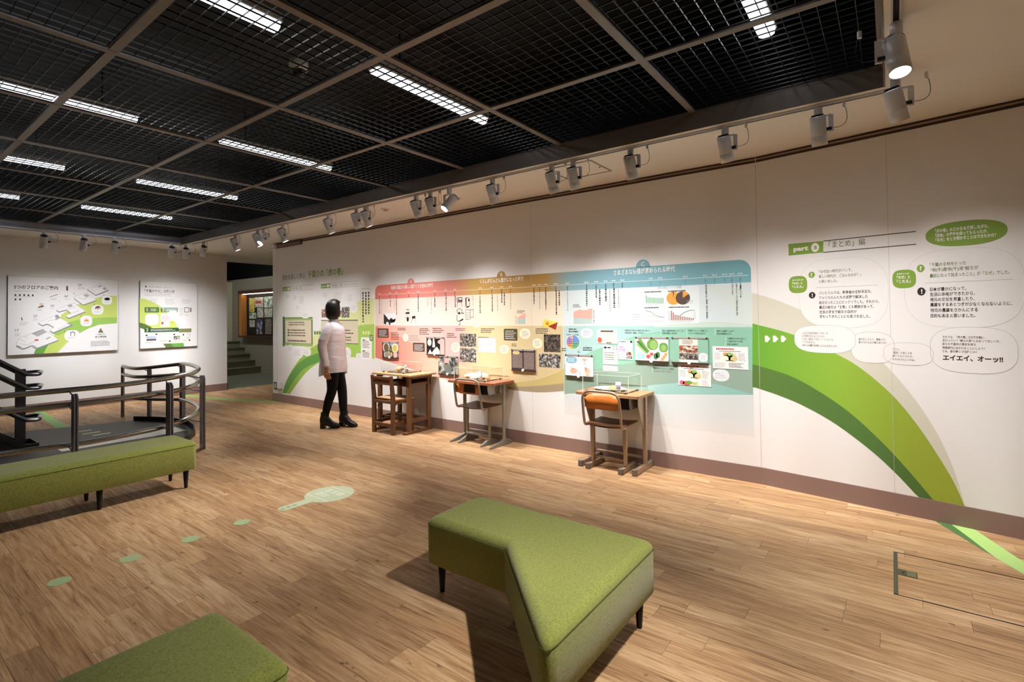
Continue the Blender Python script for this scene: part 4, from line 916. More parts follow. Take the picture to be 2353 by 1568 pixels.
wpoly('sand_wave', poly2([(1050, 832), (1090, 858), (1130, 874), (1180, 879), (1230, 872), (1270, 859), (1296, 848)], 3)+[(1296, 882)]+poly2([(1240, 889), (1180, 893), (1100, 886), (1060, 872)], 3), .0014, 'sand')
wpoly('tan_wave', poly2([(1180, 880), (1230, 873), (1270, 860), (1296, 848)], 4)+poly2([(1296, 881), (1240, 887), (1180, 890)], 3), .0017, 'tan_a')
wpoly('brown_wave', poly2([(1150, 889), (1200, 889), (1250, 886), (1296, 881)], 4)+poly2([(1296, 899), (1240, 902), (1180, 897)], 3), .0020, 'tan_b')
wpoly('teal_field', poly2([(1297, 838), (1350, 812), (1420, 785), (1480, 768), (1560, 757), (1640, 753), (1729, 756)], 4)+poly2([(1729, 858), (1650, 838), (1550, 829), (1450, 836), (1370, 851), (1297, 869)], 4), .0014, 'teal_a')
wpoly('grey_field', poly2([(1297, 868), (1370, 850), (1450, 835), (1550, 827), (1640, 834), (1729, 852)], 4)+poly2([(1729, 907), (1660, 886), (1600, 879), (1520, 883), (1420, 894), (1297, 906)], 4), .0017, 'teal_b')
wpoly('pale_wave', poly2([(1500, 751.5), (1580, 742), (1660, 740), (1728, 747)], 4)+[(1728, 752), (1500, 752.5)], .0012, 'teal_c')
wpoly('pale_wave', poly2([(1620, 655), (1660, 658), (1700, 664), (1729, 673)], 4)+[(1729, 747), (1690, 741)]+poly2([(1690, 715), (1660, 690), (1630, 668)], 3), .0011, mat('pale_leaf', 'd0dcd8', .45))
# titles and year line
ptext('era_title', W1, '戦後の混乱から新しい国づくりを始めた時代', (899, 665), 995, 8.4, WHT, TM, .002, .0006)
ptext('era_title', W1, 'くらしがどんどん豊かになった時代', (1103, 651), 1203, 9.6, WHT, TM, .002, .0006)
ptext('era_title', W1, 'さまざまな価値が求められる時代', (1410, 632), 1551, 11.5, WHT, TM, .002, .0006)
mb = MB(); line(mb, W1, (U0+.06, 1.658), (U1-.02, 1.658), .003, .0016); mb.obj('year_line', WHT, TM)
yr = [872, 896, 911, 939, 961, 999, 1024, 1045, 1103, 1130, 1153, 1173, 1227, 1240, 1254, 1277, 1304, 1348, 1370, 1392, 1410, 1430, 1496, 1517, 1575, 1621, 1642, 1665, 1682, 1701]
NUM = {1621: '2011', 1642: '2012', 1665: '2014', 1682: '2019', 1701: '2020', 1575: '2010', 1517: '2005', 1496: '2003'}
ERA = {1621: '平成23', 1642: '平成24', 1665: '平成26', 1682: '令和元', 1701: '令和2', 1575: '平成22', 1517: '平成17', 1496: '平成15'}
for x in yr:
    u = P1(x, 660)[0]
    if x in NUM: text('year', W1, NUM[x], u, 1.668, .020, WHT, TM, .0022, align='CENTER'); vtext('era_year', W1, ERA[x], (x, P1Y(x, 1.650)), P1Y(x, 1.604), INK, TM, .0022)
    else:
        greek('year', W1, u-.022, 1.668, u+.022, 1.680, 1, WHT, TM, .0022, ragged=0, fill=.7); greek('era_year', W1, u-.008, 1.606, u+.008, 1.648, 1, BRN, TM, .0022, vert=True, fill=.8, ragged=0, char=.012)
# vertical notes under the years
for x, y0, y1, k in ((872, 689, 724, 0), (877, 690, 722, 1), (897, 689, 706, 0), (906, 689, 714, 1), (911, 686, 726, 0), (961, 683, 718, 0), (983, 685, 706, 1), (991, 684, 722, 1), (999, 683, 708, 0), (1025, 682, 716, 0), (1046, 680, 706, 0), (1087, 680, 702, 1), (1103, 680, 722, 0), (1131, 677, 718, 0), (1143, 677, 716, 1), (1153, 674, 698, 0), (1159, 674, 704, 0), (1173, 676, 711, 1), (1227, 671, 702, 0), (1240, 672, 712, 1), (1254, 670, 714, 0), (1278, 668, 727, 0), (1285, 669, 704, 0), (1304, 670, 717, 1), (1348, 665, 705, 0), (1370, 665, 687, 0), (1378, 665, 701, 0), (1392, 664, 696, 0), (1401, 666, 720, 1), (1411, 663, 708, 0), (1421, 665, 711, 1)):
    u, v = P1(x, y0); v1 = P1(x, y1)[1]; greek('note_text', W1, u-.011, v1, u+.011, v, 1, INK if k == 0 else GRY, TM, .0022, vert=True, fill=.75 if k == 0 else .5, ragged=.05, char=.021)
for s, x, y0, y1 in (('東日本大震災発生', 1622.5, 655, 685), ('福島第一原子力発電所事故', 1624, 688, 733), ('千葉開府九〇〇年', 1701.5, 651, 684), ('新型コロナウィルス感染症が世界的に流行', 1692.5, 652, 726), ('平成から令和へ', 1683, 652, 680)): vtext('note_text', W1, s, (x, y0), y1, INK, TM, .0022, .0003)
# middle band pictures
def pbox(name, x0, y0, x1, y1, off, m, par=None, r=0):
    u0, v0 = P1(x0, y1); u1, v1 = P1(x1, y0); v0 = P1((x0+x1)/2, y1)[1]; v1 = P1((x0+x1)/2, y0)[1]
    return poly(name, W1, rrect(u0, v0, u1, v1, r) if r else [(u0, v0), (u1, v0), (u1, v1), (u0, v1)], off, m, par or TM)
photo('bw_a', '1d1a1a', 'd8d3ce', 34, .36, .64, '6e6864'); photo('bw_b', '1c1614', 'c8bfb6', 40, .36, .64, '6b625c'); photo('bw_c', '17120f', '8f8378', 38, .42, .72); photo('bw_d', '2a2724', 'c9c7c0', 14, .40, .62, '85867f'); photo('paper_print', 'a9a5a8', 'efecee', 110, .40, .5); photo('book_page', '6d5a56', '9c8e88', 90, .3, .7); photo('pink_print', 'd07fb4', 'f0c6e0', 90, .42, .56); photo('brown_photo', '6b4a34', 'e6d8cc', 40, .42, .6, 'a5634c')
def art(name, shapes, m, off=.0022):
    mb = MB()
    for s in shapes:
        if s[0] == 'p': plan(mb, W1, [P1(*q) for q in s[1]], off)
        elif s[0] == 'l':
            for a, b in zip(s[1][:-1], s[1][1:]): line(mb, W1, P1(*a), P1(*b), s[2], off)
        else: plan(mb, W1, sell(*P1(*s[1]), s[2], s[3], 2, 20), off)
    return mb.obj(name, m, TM)
pbox('crowd_picture', 882, 720, 910, 746, .0015, mat('paper_white', 'e9e6ea', .45))
art('crowd_figures', [('p', [(882, 721), (888, 728), (893, 735), (901, 736), (909, 732), (909, 737), (902, 742), (897, 743), (897, 747), (894, 747), (893, 741), (888, 740), (887, 746), (882, 744)]), ('e', (899, 735), .03, .022), ('e', (905, 738), .02, .02)], INK)
art('appliance_drawing', [('p', [(932, 718), (941, 717), (941, 722), (932, 722)]), ('e', (937, 734), .022, .030), ('l', [(931, 729), (934, 731)], .006), ('l', [(937, 725), (937, 729)], .006), ('l', [(943, 729), (940, 731)], .006), ('p', [(947, 727), (954, 726), (955, 732), (947, 733)]), ('l', [(948, 733), (945, 743)], .004), ('l', [(954, 733), (956, 743)], .004), ('e', (937, 712), .03, .005)], INK)
art('television_drawing', [('l', [(1050, 685), (1062, 684), (1062, 694), (1051, 695), (1050, 685)], .008), ('l', [(1052, 695), (1050, 706)], .005), ('l', [(1060, 694), (1062, 704)], .005), ('e', (1060, 691), .01, .012), ('p', [(1052, 687), (1059, 691), (1059, 693), (1053, 693)])], INK)
art('washer_drawing', [('p', [(1069, 685), (1072, 684), (1072, 704), (1070, 705)]), ('l', [(1072, 684), (1079, 686), (1079, 704), (1072, 706)], .006), ('e', (1077, 690), .012, .014), ('p', [(1071, 705), (1079, 703), (1079, 705), (1073, 708)])], INK)
art('rice_cooker_drawing', [('l', [(1049, 714), (1056, 709), (1062, 713), (1060, 721), (1052, 721), (1050, 714)], .006), ('l', [(1061, 719), (1066, 721)], .010), ('e', (1055, 720), .014, .016)], INK)
art('fridge_drawing', [('l', [(1070, 712), (1081, 713), (1081, 733), (1071, 735), (1070, 712)], .006), ('l', [(1081, 713), (1088, 711), (1088, 730), (1081, 729)], .006), ('l', [(1072, 719), (1080, 719)], .004), ('l', [(1072, 724), (1080, 724)], .004), ('l', [(1072, 729), (1080, 728)], .004)], mat('print_mid', '6f6c74', .5))
art('vacuum_drawing', [('l', [(1050, 724), (1050, 736), (1054, 739), (1064, 734)], .007), ('l', [(1056, 740), (1058, 746), (1054, 747)], .006), ('p', [(1055, 738), (1064, 732), (1065, 735), (1058, 739)])], INK)
# stacked area charts
def area_chart(x0, x1, yb, tops, labels_left):
    for m, L in zip((mat('chart_red', 'efb0a2', .45), mat('chart_blue', 'b3cccd', .45), mat('chart_green', 'c2ccb4', .45)), tops):
        n = len(L); wpoly('chart_area', [(x0+(x1-x0)*i/(n-1), y) for i, y in enumerate(L)]+[(x1, yb), (x0, yb+1.2)], .0014+.0002*tops.index(L), m)
    pgreek('chart_labels', W1, (labels_left, tops[0][0]-4), (labels_left+3.5, yb), 7, INK, TM, .0022, ragged=0, fill=.35)
    pgreek('chart_title', W1, (x0-1, tops[0][0]-18), (x0+17, tops[0][0]-10), 3, INK, TM, .0022)
area_chart(1189, 1207.5, 744.5, [[731, 728, 724, 722, 719], [734, 734, 733, 732, 732], [737, 738, 740, 741, 742]], 1184)
area_chart(1318, 1361, 744, [[717, 714, 711, 713, 713, 710, 709], [732, 731.5, 731, 732, 733, 734, 735], [741, 742, 742, 742.5, 743, 743, 743]], 1363)
wpoly('snack_box', [(1251, 734), (1281, 741), (1277, 758), (1246, 749)], .004, mat('box_yellow', 'e6d75a', .4)); wpoly('snack_box', [(1259, 750), (1282, 741), (1277, 758.5)], .0046, mat('box_red', '9c3a2c', .4)); art('snack_box', [('e', (1258, 744), .02, .018)], mat('box_orange', 'd88a3c', .4), .005)
# chart group under the C era
pbox('chart_frame', 1472.5, 659, 1606, 743, .0013, mat('frame_pale', 'dce6e8', .45), r=.02)
ptext('chart_heading', W1, '日本の食料についての課題', (1511, 664.5), 1566, 6.2, mat('print_bluegrey', '7d9aa8', .5), TM, .0022)
for x0, x1, y in ((1481, 1520, 672), (1535, 1575, 670), (1481, 1514, 708), (1536, 1583, 707)): pgreek('chart_title', W1, (x0, y-2), (x1, y+1.5), 1, INK, TM, .0022, ragged=0, fill=.8)
for k in range(13):
    x = 1485+k*3.15; h = [17, 14, 13.5, 13, 13, 13, 12.5, 12, 12, 12, 12, 12, 12][k]; pbox('chart_bar', x, 697-h, x+1.7, 697.5, .0018, mat('bar_green', '86b394', .45))
for k in range(13):
    x = 1542+k*4.15; h = [22, 18, 13, 12.5, 11.5, 10, 9, 8.6, 7.6, 7, 6.4, 5.6, 5.4][k]; pbox('chart_bar', x, 736.5-h, x+2.3, 736.5, .0018, mat('bar_brown2', 'a5746a', .45))
art('chart_line', [('l', [(1483, 712), (1490, 717), (1495, 716), (1503, 724), (1512, 727), (1527, 730)], .004), ('l', [(1562, 726), (1570, 720), (1578, 716), (1586, 713.5), (1594, 713)], .005)], mat('print_mid', '6f6c74', .5))
art('chart_line', [('l', [(1485, 728), (1495, 726), (1505, 729), (1527, 729.5)], .003)], mat('line_red', 'd8a39a', .5))
for (x, y, ru, m) in ((1547.5, 685.5, .062, 'pie_orange'), (1569, 685, .062, 'pie_brown')):
    MATS.get(m) or mat(m, 'e6a24e' if m == 'pie_orange' else '5b4841', .45); u, v = P1(x, y); poly('pie_chart', W1, sell(u, v, ru, .058, 2, 40), .0018+(.0002 if m == 'pie_brown' else 0), m, TM)
u, v = P1(1569, 685); poly('pie_slice', W1, [(u, v)]+[(u+.062*math.sin(a), v+.058*math.cos(a)) for a in [i/6*.95 for i in range(7)]][::-1], .0024, 'pie_orange', TM)
u, v = P1(1547.5, 685.5); poly('pie_slice', W1, [(u, v)]+[(u+.062*math.sin(a), v+.058*math.cos(a)) for a in (-.1, .1)][::-1], .0024, 'pie_brown', TM)
for p0, p1, r_ in (((1487, 698.5), (1529, 700.5), 1), ((1577, 690), (1594, 698), 3), ((1484, 737), (1527, 741), 2), ((1545, 737.5), (1594, 741), 2), ((1483, 676), (1486, 697), 5), ((1536, 713), (1541, 737), 5), ((1595, 712), (1598, 733), 4)): pgreek('chart_labels', W1, p0, p1, r_, GRY, TM, .0022, fill=.4)
# speech bubbles on the mural
CRM = mat('bubble_cream', 'f3ecd2', .45); PBL = mat('bubble_blue', 'e4e9ee', .45)
def wbub(x0, x1, y0, y1, m, rows, e=2.3, off=.0024):
    my = (y0+y1)/2; mx = (x0+x1)/2; u0 = P1(x0, my)[0]; u1 = P1(x1, my)[0]; v0 = P1(mx, y1)[1]; v1 = P1(mx, y0)[1]
    b = poly('speech_bubble', W1, sell((u0+u1)/2, (v0+v1)/2, (u1-u0)/2, (v1-v0)/2, e), off, m, TM)
    if rows: greek('bubble_text', W1, u0+(u1-u0)*.22, v0+(v1-v0)*.2, u0+(u1-u0)*.84, v0+(v1-v0)*.8, rows, GRY, b, off+.0005, fill=.35)
for a in ((926, 938, 767, 785, CRM, 3), (1037, 1057, 787, 810, CRM, 4), (1087, 1102, 740, 752.5, CRM, 3), (1148, 1170, 793, 813, CRM, 4), (1194, 1219, 755, 779, CRM, 4), (1224, 1246, 778, 801, CRM, 4), (1334, 1362, 755, 777, PBL, 3), (1448, 1476, 715, 742, mat('bubble_pale', 'dfe6ea', .45), 4)): wbub(*a)
wbub(1638, 1676, 849, 876.5, PBL, 0)
for k, s in enumerate(('給食を通して', 'いろいろな野菜も', '食べるんじゃぞぉ〜')): ptext('bubble_text', W1, s, (1643.5, 859.5+k*4.8), 1659+k*6, 3.2, GRY, TM, .0032)
# dark quote plates
for x0, y0, x1, y1, m in ((868, 755, 893, 776.5, 'plate_brown'), (949, 788, 976, 808.5, 'plate_brown'), (1158, 756, 1189, 783, 'plate_olive')):
    MATS.get(m) or mat(m, '5f4334' if m == 'plate_brown' else '554d33', .45); b = pbox('quote_plate', x0, y0, x1, y1, .0024, m, r=.012); pgreek('quote_text', W1, (x0+3, y0+3), (x1-2.5, y1-2.5), 5, WHT, b, .0030, fill=.4)
# body notes in the lower field
for x0, y0, x1, y1, r_, m in ((899, 763, 919, 782, 5, BRN), (914, 753, 938, 760, 2, BRN), (964, 754, 989, 770, 4, BRN), (994, 753, 1023, 766, 3, BRN), (941, 770, 967, 784, 3, GRY), (1027, 765, 1050, 777, 3, BRN), (1047, 754, 1073, 761, 2, BRN), (1105, 754, 1138, 766, 3, BRN), (1231, 754, 1266, 768, 3, BRN), (1176, 789, 1190, 797, 2, BRN), (1307, 754, 1332, 765, 2, INK), (1340, 797, 1366, 807, 2, INK), (1302, 768, 1332, 771, 1, INK), (1098, 774, 1129, 777, 1, INK), (1291, 799, 1304, 808, 2, INK), (1327, 807, 1334, 812, 2, INK)):
    pgreek('note_text', W1, (x0, y0), (x1, y1), r_, m, TM, .0024, fill=.55, ragged=.3)
for s, x, y, x1 in (('千葉市内で作られた食材を多く使った', 1435, 761.5, 1494), ('「地産地消・給食」が始まる', 1435, 767, 1481), ('「食育・推進基本計画」がつくられ、', 1521, 762, 1572), ('「食育の授業」が始まる', 1521, 768, 1556), ('千葉市でメニューが選べる', 1581, 762, 1624), ('バイキング給食が始まる', 1581, 768.3, 1620), ('給食での食物アレルギー', 1647, 763, 1688), ('対応が重要視される', 1647, 769, 1681), ('千葉開府900年に向けて、', 1671, 780, 1716), ('「千葉氏ゆかりの地」', 1671, 786.5, 1707), ('給食が始まる', 1671, 793, 1695), ('「千葉の匠コシヒカリ」、千葉の名産', 1502, 841.5, 1554), ('農産物を使ったメニューが登場', 1502, 848, 1548), ('（ちはなちゃんゼリーなど）', 1502, 854.5, 1541)): ptext('note_text', W1, s, (x, y), x1, 4.0, INK, TM, .0026, .0001)
mb = MB()
for x, y0, y1 in ((1518.5, 757, 771), (1578.5, 757, 771), (1643.5, 755, 771), (1667.5, 774, 795), (1499, 837, 857)): line(mb, W1, P1(x, y0), P1(x, y1), .002, .0024)
mb.obj('note_rule', PBL, TM)
# pie chart of nutrients
u, v = P1(1316.5, 786.5); cols = ['6f93cf', '6fae8c', 'a9b76a', 'd8b26a', 'd8925e', 'a583b8', 'b79ac6', 'd8b0a0']; fr = [0, .25, .49, .56, .61, .68, .9, .95, 1]
ru = (P1(1332, 786)[0]-P1(1301, 786)[0])/2; rv = (P1(1316, 770)[1]-P1(1316, 803)[1])/2
for k in range(8):
    aa = [2*PI*(fr[k]+(fr[k+1]-fr[k])*i/8) for i in range(9)]; poly('pie_slice', W1, [(u, v)]+[(u+ru*math.sin(a), v+rv*math.cos(a)) for a in aa][::-1], .0024, mat('slice%d' % k, cols[k], .45), TM)
ring(MB(), W1, sell(u, v, ru*1.03, rv*1.03, 2, 40), .004, .0028).obj('pie_rim', WHT, TM)
pgreek('pie_labels', W1, (1307, 778), (1330, 797), 4, INK, TM, .0030, fill=.25, ragged=.5)
# printed photographs
for nm, x0, y0, x1, y1, m in (('class_photo', 1057, 767.5, 1094, 797, 'bw_b'), ('class_photo', 1057, 801, 1094, 832.5, 'bw_a'), ('classroom_photo', 1250, 769, 1287.5, 809.5, 'bw_c'), ('lunch_photo', 1239, 814, 1288, 845, 'bw_a')):
    pbox(nm, x0, y0, x1, y1, .0024, m)
pbox('menu_table', 1099, 777, 1139, 810, .0024, 'paper_print'); art('menu_table_rule', [('l', [(1099, 777), (1099, 808)], .006)], INK)

# ------------------------------------------------------------------ lift-up picture boards
mat('board_white', 'eeecea', .4); mat('board_dark', '46372f', .45); mat('knob', 'f0f0f0', .3); photo('veg_ground', 'f4f2ea', 'f8f6f0', 5)
def flip(label, x0, y0, x1, y1, bar=4.0):
    t = thing('flip_board', label, 'picture board', (0, 0, 0), 0, 'lift up picture boards on the mural')
    u0 = P1(x0, (y0+y1)/2)[0]; u1 = P1(x1, (y0+y1)/2)[0]; mx = (x0+x1)/2; v1 = P1(mx, y0)[1]; v0 = P1(mx, y1)[1]; hb = v1-P1(mx, y0+bar)[1]
    MB().box((u0, -.012, v0), (u1, -.003, v1-hb)).obj('board', 'board_white', t)
    b = MB().box((u0, -.016, v1-hb*.9), (u1, -.003, v1)).obj('hinge_bar', mat('hinge', 'b9b4ae', .4, .3), t)
    for f in (.03, .5, .97): MB().tube([(u0+(u1-u0)*f, -.016, v1-hb*.45), (u0+(u1-u0)*f, -.021, v1-hb*.45)], .006, 10).obj('screw', 'leg_black', b)
    MB().box((u0, -.020, v0-.010), (u1, -.003, v0+.004)).obj('bottom_edge', 'board_dark', t)
    k = MB().tube([((u0+u1)/2, -.012, v0+.002), ((u0+u1)/2, -.030, v0+.002)], .014, 14).obj('knob', 'knob', t)
    return t, u0, v0, u1, v1-hb
PB = Plane((0, -.0125, 0), (1, 0, 0), (0, 0, 1))
def bp(t, name, m, pts, off=.0004): return poly(name, PB, pts, off, m, t)
def rct(u0, v0, u1, v1): return [(u0, v0), (u1, v0), (u1, v1), (u0, v1)]
t, a, b, c, d = flip('lift up board with a photo of bowls, in the pink part of the mural', 880, 785, 916.5, 822)
bp(t, 'photo_ground', mat('photo_dark', '35304a', .45), rct(a, b, c, d)); bp(t, 'photo_cloth', mat('photo_lilac', 'a9a2c4', .45), [(a+(c-a)*.45, d), (c, d-(d-b)*.0), (c, b+(d-b)*.55), (a+(c-a)*.7, b+(d-b)*.5)], .0006)
for fx, fy, r, m1, m2 in ((.26, .70, .22, 'e6dfc8', '6d5a3c'), (.80, .66, .19, 'efe6c0', 'c9b45c'), (.30, .22, .19, 'd9d2c0', '9c927c'), (.57, .24, .12, '5d5330', 'c0a878'), (.53, .53, .10, '3d3828', '7c7a3c')):
    P = (a+(c-a)*fx, b+(d-b)*fy); R_ = (c-a)*r; k = bp(t, 'dish', mat('dish'+m1, m1, .4), sell(*P, R_, R_*1.05, 2, 24), .0008); bp(k, 'food', mat('food'+m2, m2, .6), sell(*P, R_*.72, R_*.76, 2, 20), .0011)
bp(t, 'caption_disc', mat('disc_pink', 'e8b0ae', .45), sell(a+(c-a)*.83, b+(d-b)*.2, (c-a)*.13, (c-a)*.15, 2, 24), .0012)
t, a, b, c, d = flip('lift up board with a black and white photo of a nurse serving children', 982, 774.5, 1022, 815)
bp(t, 'photo', mat('photo_black', '1b1718', .45), rct(a, b, a+(c-a)*.78, d)); bp(t, 'photo_side', mat('photo_pinkside', 'e9bdb6', .45), rct(a+(c-a)*.78, b, c, d))
W_ = mat('photo_light', 'd6d1d0', .45)
for P in (sell(a+(c-a)*.17, b+(d-b)*.76, .035, .045, 2, 16), [(a+(c-a)*.36, b+(d-b)*.86), (a+(c-a)*.33, b+(d-b)*.45), (a+(c-a)*.5, b+(d-b)*.45), (a+(c-a)*.47, b+(d-b)*.86)][::-1], sell(a+(c-a)*.41, b+(d-b)*.93, .016, .022, 2, 12), [(a+(c-a)*.05, b), (a+(c-a)*.2, b+(d-b)*.33), (a+(c-a)*.3, b+(d-b)*.1), (a+(c-a)*.45, b+(d-b)*.35), (a+(c-a)*.6, b+(d-b)*.5), (a+(c-a)*.76, b+(d-b)*.25), (a+(c-a)*.76, b)][::-1]): bp(t, 'figure', W_, P, .0006)
bp(t, 'caption_disc', 'disc_pink', sell(a+(c-a)*.78, b+(d-b)*.80, (c-a)*.14, (d-b)*.13, 2, 24), .0010)
t, a, b, c, d = flip('lift up board with a grey photo of a stove, behind the wooden desk', 1009, 818, 1053.5, 860)
bp(t, 'photo', 'bw_d', rct(a, b, c, d)); bp(t, 'caption_plate', 'disc_pink', rct(a+(c-a)*.32, b+(d-b)*.66, a+(c-a)*.56, b+(d-b)*.98), .0008); bp(t, 'stove', mat('stove', '767b74', .45), sell(a+(c-a)*.5, b+(d-b)*.32, (c-a)*.19, (d-b)*.3, 2, 24), .0007); bp(t, 'stove_pipe', INK, rct(a+(c-a)*.84, b+(d-b)*.3, a+(c-a)*.87, d), .0007)
t, a, b, c, d = flip('lift up board with a photo of an open old notebook', 1177, 803, 1232, 851)
bp(t, 'photo', mat('photo_book', '4a3634', .45), rct(a, b, c, d)); bp(t, 'left_page', 'book_page', rct(a+(c-a)*.03, b+(d-b)*.1, a+(c-a)*.46, d-(d-b)*.1), .0006); bp(t, 'right_page', 'book_page', rct(a+(c-a)*.52, b+(d-b)*.06, a+(c-a)*.95, d-(d-b)*.06), .0006); bp(t, 'caption_disc', mat('cap_cream', 'd8c890', .45), sell(a+(c-a)*.2, d-(d-b)*.09, (c-a)*.15, (d-b)*.1, 2.4, 24), .0009)
t, a, b, c, d = flip('lift up white board with drawn hands and a blue caption', 1300.5, 815, 1364, 865)
bp(t, 'print', mat('print_paper', 'f3f1f0', .4), rct(a, b, c, d)); bp(t, 'caption_disc', mat('cap_blue', '86b6c8', .45), sell(a+(c-a)*.23, b+(d-b)*.80, (c-a)*.20, (d-b)*.17, 2.4, 28), .0008); greek('caption_text', PB, a+(c-a)*.1, b+(d-b)*.70, a+(c-a)*.36, b+(d-b)*.90, 3, WHT, t, .0012, fill=.4)
SK = mat('skin_print', 'e9b49a', .45)
for P in (sell(a+(c-a)*.30, b+(d-b)*.26, (c-a)*.13, (d-b)*.14, 2, 20), sell(a+(c-a)*.80, b+(d-b)*.24, (c-a)*.09, (d-b)*.20, 2, 20), sell(a+(c-a)*.71, b+(d-b)*.84, (c-a)*.10, (d-b)*.05, 2, 20), sell(a+(c-a)*.73, b+(d-b)*.42, (c-a)*.04, (d-b)*.08, 2, 16)): bp(t, 'hand_drawing', SK, P, .0008)
for q in ([(.42, .32), (.5, .22), (.56, .12), (.52, .10)], [(.70, .80), (.68, .66), (.74, .62)], [(.20, .42), (.34, .36)]):
    mb = MB()
    for s, e_ in zip(q[:-1], q[1:]): line(mb, PB, (a+(c-a)*s[0], b+(d-b)*s[1]), (a+(c-a)*e_[0], b+(d-b)*e_[1]), .004, .0010)
    mb.obj('pen_line', mat('print_mid', '6f6c74', .5), t)
t, a, b, c, d = flip('lift up board with painted vegetables, teal part of the mural', 1461, 774.5, 1537, 830)
bp(t, 'print', mat('print_paper', 'f3f1f0', .4), rct(a, b, c, d))
X = lambda f, g: (a+(c-a)*f, b+(d-b)*g)
V1_, V2_, V3_ = mat('leaf_a', '6e9a4c', .5), mat('leaf_b', '8fb76a', .5), mat('leaf_c', '4c7a45', .5)
bp(t, 'leek', V3_, [X(.03, .86), X(.12, .92), X(.42, .40), X(.36, .32)], .0007); bp(t, 'leek', V1_, [X(.10, .97), X(.18, .98), X(.44, .44), X(.40, .38)], .0009); bp(t, 'leek', V2_, [X(.03, .72), X(.08, .76), X(.38, .36), X(.33, .30)], .0008)
bp(t, 'cabbage', V1_, sell(*X(.53, .74), (c-a)*.17, (d-b)*.25, 2.2, 28), .0010); bp(t, 'cabbage_leaf', V2_, sell(*X(.56, .72), (c-a)*.11, (d-b)*.20, 2, 24), .0013); bp(t, 'lettuce', V1_, sell(*X(.86, .62), (c-a)*.13, (d-b)*.21, 2.5, 24), .0010); bp(t, 'lettuce_leaf', V2_, sell(*X(.86, .60), (c-a)*.08, (d-b)*.14, 2, 20), .0013)
for f, g, r in ((.40, .20, .065), (.50, .31, .055)): bp(t, 'tomato', mat('tomato', 'd4594c', .45), sell(*X(f, g), (c-a)*r, (d-b)*r*1.35, 2, 24), .0015)
for f, g in ((.62, .22), (.69, .28)): bp(t, 'pumpkin', V3_, sell(*X(f, g), (c-a)*.06, (d-b)*.14, 2.3, 20), .0015)
bp(t, 'carrot', mat('carrot', 'dba36a', .5), [X(.78, .02), X(.86, .06), X(1.0-.02, .34), X(.96, .42), X(.90, .38), X(.76, .08)], .0015); bp(t, 'caption_disc', mat('cap_pale', 'a9ccd6', .45), sell(*X(.17, .20), (c-a)*.14, (d-b)*.15, 2.6, 28), .0017)
t, a, b, c, d = flip('lift up board with a school report cover, right of the vegetable board', 1544, 775, 1628, 834)
bp(t, 'print', mat('cover_teal', '8fbfa9', .45), rct(a, b, c, d)); X = lambda f, g: (a+(c-a)*f, b+(d-b)*g)
bp(t, 'cover', mat('cover_cream', 'efe8d8', .45), rct(*X(.22, 0), *X(.73, 1)), .0006); bp(t, 'cover_photo', 'brown_photo', rct(*X(.22, .42), *X(.73, .72)), .0009); bp(t, 'cover_photo', 'bw_b', rct(*X(.22, .13), *X(.73, .40)), .0009); greek('cover_title', PB, *X(.30, .76), *X(.66, .95), 3, BRN, t, .0009, fill=.5)
bp(t, 'caption_disc', PBL, sell(*X(.87, .25), (c-a)*.115, (d-b)*.18, 3, 28), .0009); greek('caption_text', PB, *X(.80, .16), *X(.95, .36), 4, GRY, t, .0013, fill=.3)

# ------------------------------------------------------------------ posters pinned over the mural
PP = Plane((0, -.0032, 0), (1, 0, 0), (0, 0, 1))
def poster(label, x0, y0, x1, y1, base):
    t = thing('poster', label, 'poster', (0, 0, 0), 0, 'paper sheets on the mural'); u0 = P1(x0, (y0+y1)/2)[0]; u1 = P1(x1, (y0+y1)/2)[0]; mx = (x0+x1)/2; v1 = P1(mx, y0)[1]; v0 = P1(mx, y1)[1]
    MB().box((u0, -.0032, v0), (u1, -.0022, v1)).obj('sheet', base, t)
    return t, (lambda f, g: (u0+(u1-u0)*f, v0+(v1-v0)*g))
def pp(t, X, name, m, f0, g0, f1, g1, off=.0004): return poly(name, PP, rct(*X(f0, g0), *X(f1, g1)), off, m, t)
SHEET = mat('sheet_white', 'f3f1ef', .4)
t, X = poster('pink tinted menu poster with a dark banner, on the blue part', 1372.5, 757.5, 1418, 790, mat('sheet_pink', 'f0e2da', .4))
pp(t, X, 'banner', mat('banner', '55503f', .45), .18, .82, .82, .93); poly('stamp', PP, sell(*X(.13, .25), .022, .026, 2, 24), .0005, mat('stamp_red', 'd8614c', .45), t); greek('print', PP, *X(.28, .12), *X(.96, .78), 6, LGT, t, .0005, fill=.5); pp(t, X, 'footer', 'banner', .46, .03, .73, .09); pp(t, X, 'margin', mat('margin_pink', 'e9c9c4', .45), .0, .0, .25, .12)
t, X = poster('white local produce sheet with a dark square stamp', 1386, 794, 1419.5, 838, SHEET)
greek('heading', PP, *X(.07, .83), *X(.66, .93), 1, INK, t, .0005, fill=.9, ragged=0, char=.04); pp(t, X, 'square_stamp', mat('stamp_green', '2f3d35', .45), .72, .78, .96, .97); poly('stamp_ring', PP, sell(*X(.84, .875), .016, .016, 2, 16), .0008, SHEET, t)
for k in range(4): pp(t, X, 'highlight', mat('hl_yellow', 'e6e08a', .45), .35, .585-k*.115, .75, .625-k*.115); greek('row', PP, *X(.10, .57-k*.115), *X(.80, .64-k*.115), 1, INK, t, .0009, fill=.55, ragged=.1)
greek('footer', PP, *X(.08, .04), *X(.85, .17), 2, mat('print_pinkred', 'c78a94', .5), t, .0005, fill=.4)
t, X = poster('white strip of paper below the local produce sheet', 1386, 841, 1419.5, 853, SHEET); greek('print', PP, *X(.08, .2), *X(.8, .8), 2, 'print_pinkred', t, .0005, fill=.35)
